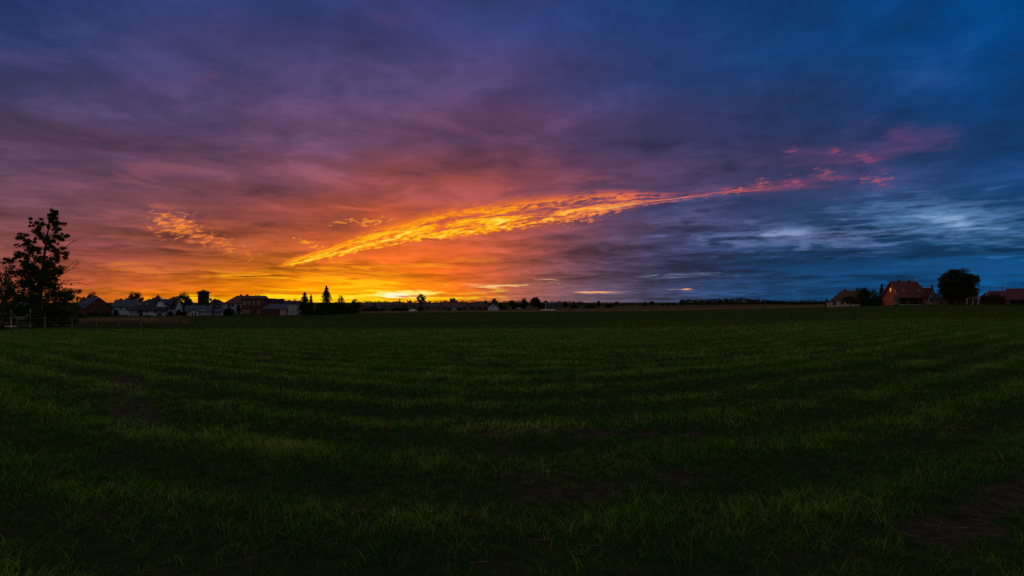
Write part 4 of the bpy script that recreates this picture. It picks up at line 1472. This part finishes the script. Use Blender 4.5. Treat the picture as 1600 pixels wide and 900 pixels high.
# front wing with its gable towards the field
def front_gable(h, p0, p1, eave, apex, depth, wall, roof, d0):
    x0, x1, ze, zr = h.lx(p0, d0), h.lx(p1, d0), h.lz(eave, d0), h.lz(apex, d0)
    xm, y1 = (x0 + x1) / 2, d0 + depth
    v = [(x0, d0, -.6), (x1, d0, -.6), (x1, d0, ze), (xm, d0, zr - .2), (x0, d0, ze), (x0, y1, -.6), (x1, y1, -.6), (x1, y1, ze), (xm, y1, zr - .2), (x0, y1, ze)]
    w = mesh('wall', v, [(0, 1, 2, 3, 4), (9, 8, 7, 6, 5), (1, 6, 7, 2), (5, 0, 4, 9)], wall, h.e)
    s = (zr - ze) / (xm - x0)
    o = 0.4
    def sh(d): return [(x0 - o, d0 - .4, ze - o * s + d), (xm, d0 - .4, zr + d), (x1 + o, d0 - .4, ze - o * s + d), (x0 - o, y1, ze - o * s + d), (xm, y1, zr + d), (x1 + o, y1, ze - o * s + d)]
    r = mesh('roof', sh(0) + sh(-.15), [(0, 1, 4, 3), (1, 2, 5, 4), (6, 9, 10, 7), (7, 10, 11, 8), (0, 6, 7, 1), (1, 7, 8, 2), (3, 4, 10, 9), (4, 5, 11, 10), (0, 3, 9, 6), (2, 8, 11, 5)], roof, h.e)
    h.last = dict(x0=x0, x1=x1, y0=d0, y1=y1, ym=d0 + .5, ze=ze, zr=zr, s=s, roof=r, wall=w, over=o, d0=d0)


front_gable(h, 295.5, 311, 487, 482, 6, M['white'], M['greyroof'], 0.0)
h.win(300.5, 491, 0.6, 1.2); h.win(305.5, 491, 0.6, 1.2)
_g = MB().box(h.lx(311.5), h.lx(322), 2.93, 3.02, 0, h.lz(487.5)).build('garage_door', M['white'], h.e)
for _k in range(4):
    MB().box(h.lx(311.7), h.lx(321.8), 2.90, 2.932, 0.15 + 0.42 * _k, 0.48 + 0.42 * _k).build('panel', M['white'], _g)


def tower():
    Y = 205.0
    x = X(318, Y)
    z = gz(x, Y)
    e = empty('tower', (x, Y, z))
    prop(e, 'dark square timber-clad tower with a pyramid cap and finial', 'tower', GL)
    k = Y / F
    e.rotation_euler.z = -math.atan(x / Y)
    w, ht, hc = 9.0 * k * math.cos(math.atan(x / Y)), Z(457.0, Y) - z, Z(453.0, Y) - z
    MB().box(-w, w, 0, 2 * w, -.6, ht).build('shaft', M['tower'], e)
    v = [(-w - .55, -.55, ht - .12), (w + .55, -.55, ht - .12), (w + .55, 2 * w + .55, ht - .12), (-w - .55, 2 * w + .55, ht - .12),
         (-w - .55, -.55, ht + .12), (w + .55, -.55, ht + .12), (w + .55, 2 * w + .55, ht + .12), (-w - .55, 2 * w + .55, ht + .12), (0, w, hc)]
    r = mesh('roof', v, [(3, 2, 1, 0), (0, 1, 5, 4), (1, 2, 6, 5), (2, 3, 7, 6), (3, 0, 4, 7), (4, 5, 8), (5, 6, 8), (6, 7, 8), (7, 4, 8)], M['tower'], e)
    f = MB().tube([(0, w, hc - .2), (0, w, hc + .35), (0, w, hc + .5)], [.12, .10, .02], 6)
    f.box(-.25, .25, w - .25, w + .25, hc - .25, hc + .05)
    f.build('finial', M['tower'], r)
    for i in range(6):
        a = -w + (2 * w) * (i + .5) / 6
        MB().box(a - .06, a + .06, -.05, .02, -.6, ht - .14).build('batten', M['tower'], e)
    win = MB().box(.9, 1.3, -.07, .02, ht - 3.2, ht - 1.9).build('window', M['bframe'], e)
    MB().box(.96, 1.24, -.085, -.05, ht - 3.1, ht - 2.0).build('pane', M['glass'], win)


tower()

h = House('small_house', 'small grey house peeking out right of the dark tower', 334, 235, GL)
h.block(326, 340, 475, 467.5, 8, M['greyw'], M['redroof'], hr=2.0)
h.chimney(329, 465.8, 0.6); h.chimney(336, 466.6, 0.5)
h.win(331, 479, 0.9, 1.2)

h = House('red_roofed_house', 'white house with a wide red hipped roof and four chimneys behind the brick house', 385, 212, GL, face=True)
h.block(352, 426, 472.5, 461.8, 13, M['white'], M['redroof'], hl=4.0, hr=2.0, over=0.6)
for _p, _t, _w in ((376.5, 459.9, .9), (386, 459.8, 1.0), (400, 461.2, .6), (405, 460.9, .5)):
    h.chimney(_p, _t, _w)
h.win(358, 476, 1.0, 1.7, frame=M['bframe']); h.win(363.5, 476, 1.0, 1.7, frame=M['bframe'])

h = House('brick_house', 'two-storey dark brick house with a flat roof and rows of pale-framed windows', 395, 196, GL)
h.flat(377, 413, 466, 9, M['brickd'], M['brownroof'], 0.0)
for _p in (382.5, 389, 396.5, 404.5):
    h.win(_p, 473.5, 0.62 if _p in (389, 396.5) else 0.9, 1.25)
for _p in (382, 388.5, 404):
    h.win(_p, 487.5, 0.95, 1.3)
h.door(398, 1.0, 2.2)
h.flat(413.2, 432, 466.8, 7, M['brickd'], M['brownroof'], 1.5)
h.win(415.5, 474, 0.5, 1.3)

h = House('shed', 'long shed with a grey sheet roof and a pale end wall beside the brick house', 440, 182, GL, 'shed')
h.mono(410, 449, 482.2, 475.0, 6.5, M['board'], M['greyroof'], 0.0)
for _i in range(9):
    _x = h.lx(412.5 + _i * 2.75)
    MB().box(_x - .22, _x + .22, -.05, .02, 0.05, h.lz(483.4)).build('board', M['board'], h.e)
MB().box(h.lx(437.5), h.lx(447.5), -.07, .02, 0, h.lz(483.6)).build('panel', M['pinkp'], h.e)
h.flat(449.6, 464, 474.8, 6.5, M['greyw'], M['greyroof'], 0.2, lip=0.1)
_xa, _za = h.lx(457.5), h.lz(488.6)
mesh('emblem', [(_xa - .45, .15, _za), (_xa + .45, .15, _za), (_xa, .15, _za + .45), (_xa - .45, .22, _za), (_xa + .45, .22, _za), (_xa, .22, _za + .45)],
     [(0, 1, 2), (3, 5, 4), (0, 3, 4, 1), (1, 4, 5, 2), (2, 5, 3, 0)], M['door'], h.e)
h.flat(464.3, 471, 484.5, 4, M['pinkp'], M['brownroof'], 0.3, lip=0.1)

# ---- far village roofs under the glow
GV = 'far village houses under the glow'
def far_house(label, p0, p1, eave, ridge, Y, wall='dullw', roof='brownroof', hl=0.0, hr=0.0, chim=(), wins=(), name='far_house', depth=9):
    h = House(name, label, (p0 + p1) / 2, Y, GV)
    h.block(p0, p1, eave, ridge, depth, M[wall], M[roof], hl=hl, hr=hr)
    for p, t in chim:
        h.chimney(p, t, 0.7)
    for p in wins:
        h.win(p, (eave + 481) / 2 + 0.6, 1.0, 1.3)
    return h


far_house('long low roof showing right of the grey shed, behind the dense spruce', 438, 462, 474, 469.8, 250, roof='slate', chim=((440, 466.5), (452, 468.6)), wins=(444, 456))
h = far_house('leftmost low far house, with a thin mast, right of the rounded tree', 564, 582, 477.5, 473, 340, chim=((580.5, 471.5),), wins=(570, 576))
_x = h.lx(575.5, 4.5)
MB().tube([(_x, 4.5, h.last['zr'] - .3), (_x, 4.5, h.lz(469, 4.5))], [.09, .05], 6).build('mast', M['wood'], h.last['roof'])
far_house('long far house left of the church spire', 589, 610, 477, 472, 360, chim=((597, 471.2), (602.5, 471.4)), wins=(593, 600, 606))
far_house('far house set lower between the mast house and the long house', 580, 591, 479, 475, 352, wall='greyw', roof='greyroof', wins=(585,))
far_house('far house whose roof meets the foot of the church spire', 612, 629, 476, 471, 380, roof='redroof', hr=2.0, wins=(617, 624))
far_house('stepped far house between the church spire and the lone tree', 633, 645, 476, 469.8, 385, roof='brownroof', hl=2.0, hr=2.0, chim=((637, 468.8), (641, 468.8)), wins=(639,))
far_house('low far house directly behind the trunk of the lone tree', 645, 667, 478, 473, 390, wall='dullw', roof='brownroof', chim=((666, 470.3),), wins=(650, 663))
far_house('far house right of the lone tree with small chimney', 668, 686, 478, 474, 390, roof='greyroof', chim=((672, 473),), wins=(674, 680))


def church():
    Y = 430.0
    x = X(624.5, Y)
    z = gz(x, Y)
    e = empty('church_spire', (x, Y, z))
    prop(e, 'thin pointed church spire above the far village roofs', 'church', GV)
    k = Y / F
    a, zt, zs = 0.95 * k, Z(470.5, Y) - z, Z(465.2, Y) - z
    MB().box(-a, a, -a, a, -.6, zt).build('belfry', M['brickd'], e)
    b = a * 1.1
    s = mesh('spire', [(-b, -b, zt - .02), (b, -b, zt - .02), (b, b, zt - .02), (-b, b, zt - .02), (0, 0, zs)], [(3, 2, 1, 0), (0, 1, 4), (1, 2, 4), (2, 3, 4), (3, 0, 4)], M['slate'], e)
    MB().tube([(0, 0, zs - .2), (0, 0, zs + .6)], .06, 5).box(-.22, .22, -.05, .05, zs + .25, zs + .36).build('cross', M['slate'], s)
    w = MB().box(-.4, .4, -a - .05, -a + .02, zt - 2.2, zt - .7).build('window', M['bframe'], e)


church()
h = far_house('long far farmhouse with a red roof and an open porch, under the flat-headed tree', 690, 729, 478, 471.5, 330, wall='dullw', roof='redroof', wins=(701, 722))
h.mono(700, 722, 480.5, 478.5, 4, M['wood'], M['brownroof'], d0=-4.2, open_front=True)
for _p in (701, 711, 721):
    h.post(_p, -4.0, h.lz(481, -4))
far_house('long brown-roofed far barn left of the small white gable house', 734, 762, 478.5, 470.8, 340, wall='board', roof='brownroof', hl=3.0, hr=3.0, name='far_barn', wins=(742, 754))
h = House('gable_house', 'small white gable house among the dark far trees', 771, 330, GV)
front_gable(h, 762.5, 778.5, 480, 474, 9, M['white'], M['slate'], 0.0)
h.win(770.5, 479.3, 1.1, 1.3)
h.chimney(774, 472.8, 0.6, d=3.0)
h = House('long_house', 'grey far house half hidden by the trees above the long white strip', 866, 410, GV)
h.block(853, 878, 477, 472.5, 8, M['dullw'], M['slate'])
h.win(858, 478.8, 1.0, 1.2); h.win(865, 478.8, 1.0, 1.2); h.win(872, 478.8, 1.0, 1.2)

h = House('polytunnel', 'low long white strip of a polytunnel before the far trees', 856, 300, None, 'greenhouse')
def tunnel(h, p0, p1, Y, r, zt):
    x0, x1 = h.lx(p0), h.lx(p1)
    n = 8
    v = [(x, r - r * math.cos(math.pi * i / n), zt * math.sin(math.pi * i / n) - .02) for x in (x0, x1) for i in range(n + 1)]
    k = n + 1
    f = [(i, k + i, k + i + 1, i + 1) for i in range(n)] + [tuple(range(k)), tuple(range(2 * k - 1, k - 1, -1))]
    mesh('cover', v, f, M['paint'], h.e, True)
    for j in range(6):
        x = x0 + (x1 - x0) * j / 5
        MB().tube([(x, r - (r + .02) * math.cos(math.pi * i / n), (zt + .02) * math.sin(math.pi * i / n)) for i in range(n + 1)], .04, 5).build('hoop', M['metal'], h.e)
tunnel(h, 845, 868, 300, 1.0, 0.75)


def car(px, Y, yaw, label, body_m, group=None):
    """hatchback seen from the side, 4.1 m long"""
    x = X(px, Y)
    e = empty('parked_car', (x, Y, gz(x, Y)))
    e.rotation_euler.z = yaw
    prop(e, label, 'car', group)
    prof = [(-2.05, .35), (-2.05, .75), (-1.95, .92), (-1.55, 1.0), (-.95, 1.42), (.35, 1.46), (1.1, 1.02), (1.85, .88), (2.05, .70), (2.05, .35)]
    v, f = [], []
    for y, s in ((-.82, .97), (-.62, 1.0), (.62, 1.0), (.82, .97)):
        for a, c in prof:
            tuck = 0.86 if (abs(y) > .7 and c > 1.1) else 1.0
            v.append((a * s, y * tuck, c if abs(y) < .7 else min(c, 1.38)))
    n = len(prof)
    for k in range(3):
        f += [(k * n + i, k * n + (i + 1) % n, (k + 1) * n + (i + 1) % n, (k + 1) * n + i) for i in range(n)]
    f += [tuple(range(n - 1, -1, -1)), tuple(range(3 * n, 4 * n))]
    mesh('body', v, f, body_m, e)
    for s in (-1, 1):
        mesh('side_window', [(-1.3, s * .80, 1.02), (.9, s * .80, 1.02), (.28, s * .73, 1.36), (-.9, s * .73, 1.34)], [(0, 1, 2, 3)], M['glass'], e)
        for wx in (-1.25, 1.3):
            t = MB().tube([(wx, s * .62, .32), (wx, s * .84, .32)], .32, 14).build('wheel', M['tyre'], e)
            MB().tube([(wx, s * .80, .32), (wx, s * .86, .32)], .19, 10).build('rim', M['metal'], t)
        MB().box(1.93, 2.03, s * .72 - .12, s * .72 + .12, .62, .74).build('headlight', M['glass'], e)
        MB().box(-2.06, -1.98, s * .74 - .1, s * .74 + .1, .68, .86).build('tail_light', M['redw'], e)


car(645.5, 268, 0.15, 'pale parked car at the edge of the dry strip below the lone tree', M['paint'])
car(709.5, 322, 0.1, 'grey parked car before the red-roofed far farmhouse', M['greyw'])
car(811, 372, -0.1, 'tiny grey parked car at the foot of the far group of trees', M['greyw'])

# ---- the farm on the right
GR = 'farm buildings on the right'
h = House('pink_house', 'low pale pink house with a brown roof left of the red gable', 1322, 196, GR, face=True)
h.block(1298, 1352, 467.8, 454, 9, M['cream'], M['brownroof'], hl=3.2, over=0.4)
h.win(1303.5, 473.5, 0.9, 1.5, frame=M['bframe']); h.win(1316, 473, 0.9, 1.2, frame=M['bframe']); h.win(1336, 473, 0.9, 1.2, frame=M['bframe'])
h.chimney(1320.5, 452, 0.8); h.chimney(1338.5, 451, 0.7)
h.flat(1291, 1297.6, 471.5, 4, M['cream'], M['brownroof'], 0.6, lip=0.1)

h = House('red_house', 'tall house with a red gable, a lit attic window and a maroon roof', 1420, 190, GR)
h.block(1405, 1446, 460.5, 439.5, 8.6, M['redw'], M['purple'], over=0.4)
h.side_win('l', 0.50, 5.35, 0.72, 1.3, M['lit'], M['frame'], False, 'warmly lit attic window')
h.side_win('l', 0.22, 5.0, 0.35, 0.6)
h.chimney(1404.5, 437.6, 0.7); h.chimney(1420, 438.0, 0.9)
h.skylight(1411.5, 454); h.skylight(1436, 454.3)
_x = h.lx(1432, 4.3)
MB().tube([(_x, 4.3, h.last['zr'] - .3), (_x, 4.3, h.last['zr'] + 1.0)], .035, 5).box(_x - .35, _x + .35, 4.27, 4.33, h.last['zr'] + .75, h.last['zr'] + .81).build('antenna', M['metal'], h.last['roof'])
# verge board along the near slope of the gable, and the dark open porch
h.mono(1405, 1441, 464.5, 461.2, 2.6, M['door'], M['purple'], d0=-2.7, open_front=True, over=0.3)
for _p in (1406, 1418, 1435.5):
    h.post(_p, -2.6, h.lz(465, -2.6), 0.2)
MB().box(h.lx(1405, -2.7), h.lx(1441, -2.7), -2.9, -0.05, -0.6, 0.22).build('porch_floor', M['greyw'], h.e)

h = House('annex_house', 'lower red-roofed house with a white gable joining the red house on its right', 1453, 194, GR)
h.block(1440, 1453.5, 464.5, 446.3, 9.0, M['white'], M['redroof'], over=0.3, d0=0.6)
front_gable(h, 1450, 1462.5, 463.5, 449.5, 8.0, M['white'], M['redroof'], 0.0)
h.win(1456.2, 460, 0.8, 1.1); h.win(1455, 468.5, 1.0, 1.3)
h.chimney(1456.2, 445.5, 0.6, d=4.0)
h.block(1462.8, 1468, 464.8, 453, 7.5, M['white'], M['greyroof'], d0=0.8, over=0.3)
h.win(1462, 469, 0.9, 1.2)

h = House('ochre_farmhouse', 'long ochre farm building with dark openings behind the huge round tree', 1484, 190, GR, face=True)
h.block(1458, 1509, 465.2, 457.5, 6.5, M['ochre'], M['greyroof'], over=0.35, d0=0.0)
h.win(1470, 471, 1.0, 1.5, frame=M['bframe']); h.win(1479, 471, 0.9, 1.2, frame=M['bframe'])
_o = MB().box(h.lx(1482.5), h.lx(1490), -.07, .02, 0, h.lz(467.3)).build('garage_door', M['door'], h.e)
h.door(1497, 1.1, 2.1)
h = House('ochre_garage', 'ochre double garage with pale pillars right of the huge round tree', 1519, 184, GR, 'garage', face=True)
h.flat(1510.5, 1529, 456.5, 6.0, M['ochre'], M['brownroof'], 0.0, lip=0.12)
for _a, _b in ((1512.2, 1519.0), (1520.6, 1527.2)):
    _d = MB().box(h.lx(_a), h.lx(_b), -.05, .02, 0, h.lz(467.0)).build('garage_door', M['door'], h.e)
    for _k in range(4):
        MB().box(h.lx(_a) + .05, h.lx(_b) - .05, -.075, -.048, .08 + .42 * _k, .44 + .42 * _k).build('panel', M['door'], _d)
for _p in (1511.3, 1519.8, 1528.2):
    MB().box(h.lx(_p) - .14, h.lx(_p) + .14, -.12, .02, -.6, h.lz(466.9)).build('pillar', M['cream'], h.e)
h.win(1516, 460.5, 0.9, 0.8, frame=M['bframe'])

h = House('low_barn', 'low barn with a maroon roof behind the row of columnar conifers', 1552, 194, GR, 'barn', face=True)
h.block(1531, 1572, 463, 454.5, 8, M['brickd'], M['purple'], hl=2.4, over=0.4)
h.door(1535, 1.2, 2.2)
MB().box(h.lx(1540.5), h.lx(1544.5), -.1, .02, h.lz(466), h.lz(458.5)).build('panel', M['greyw'], h.e)
h = House('open_barn', 'open-fronted barn with posts under a maroon roof at the right picture edge', 1600, 182, GR, 'barn', face=True)
h.block(1576, 1652, 464.8, 450.5, 10, M['door'], M['purple'], over=1.2, d0=1.5)  # front is closed: its dark wall colour stands in for shade inside the opening
for _p in (1577.5, 1589.5, 1604, 1618):
    h.post(_p, 0.6, h.lz(465.6), 0.26, M['brickd'] if _p != 1577.5 else M['wood'])

e = empty('utility_pole', (X(1566, 205), 205, gz(X(1566, 205), 205)))
prop(e, 'thin wooden utility pole rising behind the low barn at right', 'pole')
_h = Z(446.5, 205) - e.location.z
MB().tube([(0, 0, -.5), (0, 0, _h)], [.15, .10], 8).build('pole', M['wood'], e)
MB().box(-.7, .7, -.06, .06, _h - .45, _h - .33).build('crossarm', M['wood'], e)
for _p in (-.6, 0.0, .6):
    MB().tube([(_p, 0, _h - .33), (_p, 0, _h - .18)], .05, 6).build('insulator', M['paint'], e)

# ---- things by the left edge: shed, net, fence
h = House('garden_shed', 'small shed with a blue sheet roof left of the tall ragged tree', 31, 80, None, 'shed')
h.block(22, 39, 479, 471, 2.6, M['board'], M['blue'], over=0.15)
h.door(30, 0.75, 1.15, M['door'])

def net():
    Y = 56.0
    x0, x1 = X(17.5, Y), X(47.5, Y)
    z = min(gz(x0, Y), gz(x1, Y))
    e = empty('sports_net', ((x0 + x1) / 2, Y, z))
    prop(e, 'sagging white net hung between two white posts left of the tall tree', 'net')
    a, b = x0 - e.location.x, x1 - e.location.x
    za, zb = Z(484, Y) - z, Z(482.5, Y) - z
    MB().tube([(a, 0, -.6), (a, 0, za)], .03, 8).build('post', M['paint'], e)
    MB().tube([(b, 0, -.6), (b, 0, zb)], .035, 8).build('post', M['paint'], e)
    tp = [(a + (b - a) * t, 0, (Z(489.5, Y) - z) - (Z(489.5, Y) - Z(496, Y)) * 4 * t * (1 - t)) for t in np.linspace(0.03, .93, 11)]
    MB().tube(tp, .035, 5).build('top_tape', M['rope'], e)
    lo = [(p[0], 0, p[2] - .22) for p in tp]
    nb = MB().tube(lo, .010, 4)
    for i in range(11):
        nb.tube([tp[i], lo[i]], .008, 4)
    nb.build('netting', M['rope'], e)


net()


def goal():
    Y = 58.5
    x0, x1 = X(-26, Y), X(26, Y)
    z = gz(x1, Y)
    e = empty('goal_frame', ((x0 + x1) / 2, Y, z))
    prop(e, 'grey pipe goal frame cut by the left picture edge', 'goal')
    a, b, t = x0 - e.location.x, x1 - e.location.x, Z(490, Y) - z
    m = M['metal']
    MB().tube([(a, 0, -.5), (a, 0, t)], .02, 8).build('post', m, e)
    MB().tube([(b, 0, -.5), (b, 0, t)], .02, 8).build('post', m, e)
    MB().tube([(a, 0, t), (b, 0, t)], .022, 8).build('crossbar', m, e)


goal()


def bench():
    Y = 50.0
    x = X(17, Y)
    e = empty('bench', (x, Y, gz(x, Y)))
    prop(e, 'low white plank bench by the white net posts', 'bench')
    MB().box(-.44, .44, -.13, .13, .24, .28).build('seat', M['paint'], e)
    for s in (-1, 1):
        MB().box(s * .34 - .03, s * .34 + .03, -.1, .1, -.25, .238).build('leg', M['wood'], e)


bench()
tree('shrub', 'low rounded shrub at the left picture edge beside the white bench', 3, 50, 505, 16, 'bush', 2, None, 'bush')


def fence():
    pts = [(-60, 54), (27, 53.5), (70.5, 53), (112, 54), (150, 56), (185, 58), (220, 61), (250, 64)]
    x0 = X(70.5, 53)
    e = empty('wire_fence', (x0, 53, gz(x0, 53)))
    prop(e, 'wire fence on rough wooden posts running under the tall ragged tree', 'fence')
    o = e.location
    P = []
    for i, (px, Y) in enumerate(pts):
        x = X(px, Y)
        z = gz(x, Y)
        hgt_ = 1.05 + 0.18 * ((i * 37) % 5) / 5
        ln = 0.05 * ((i * 53) % 7 - 3) / 3
        MB().tube([(x - o.x, Y - o.y, z - o.z - .4), (x - o.x + ln, Y - o.y, z - o.z + hgt_)], [.075, .06], 7).build('post', M['wood'], e)
        P.append(Vector((x - o.x, Y - o.y, z - o.z)))
    for hh in (0.3, 0.6, 0.95):
        MB().tube([p + Vector((0, -.07, hh)) for p in P], .006, 4).build('wire', M['metal'], e)


fence()


def gate():
    Y = 66.0
    x0, x1 = X(252, Y), X(281, Y)
    xm = (x0 + x1) / 2
    e = empty('rail_gate', (xm, Y, gz(xm, Y)))
    prop(e, 'wooden rail gate at the right end of the wire fence', 'gate')
    w = (x1 - x0) / 2
    for s in (-1, 1):
        MB().box(s * w - .07, s * w + .07, -.07, .07, -.4, 1.15).build('post', M['wood'], e)
    for k in range(4):
        MB().box(-w + .08, w - .08, -.03, .03, .2 + .24 * k, .29 + .24 * k).build('rail', M['wood'], e)


gate()
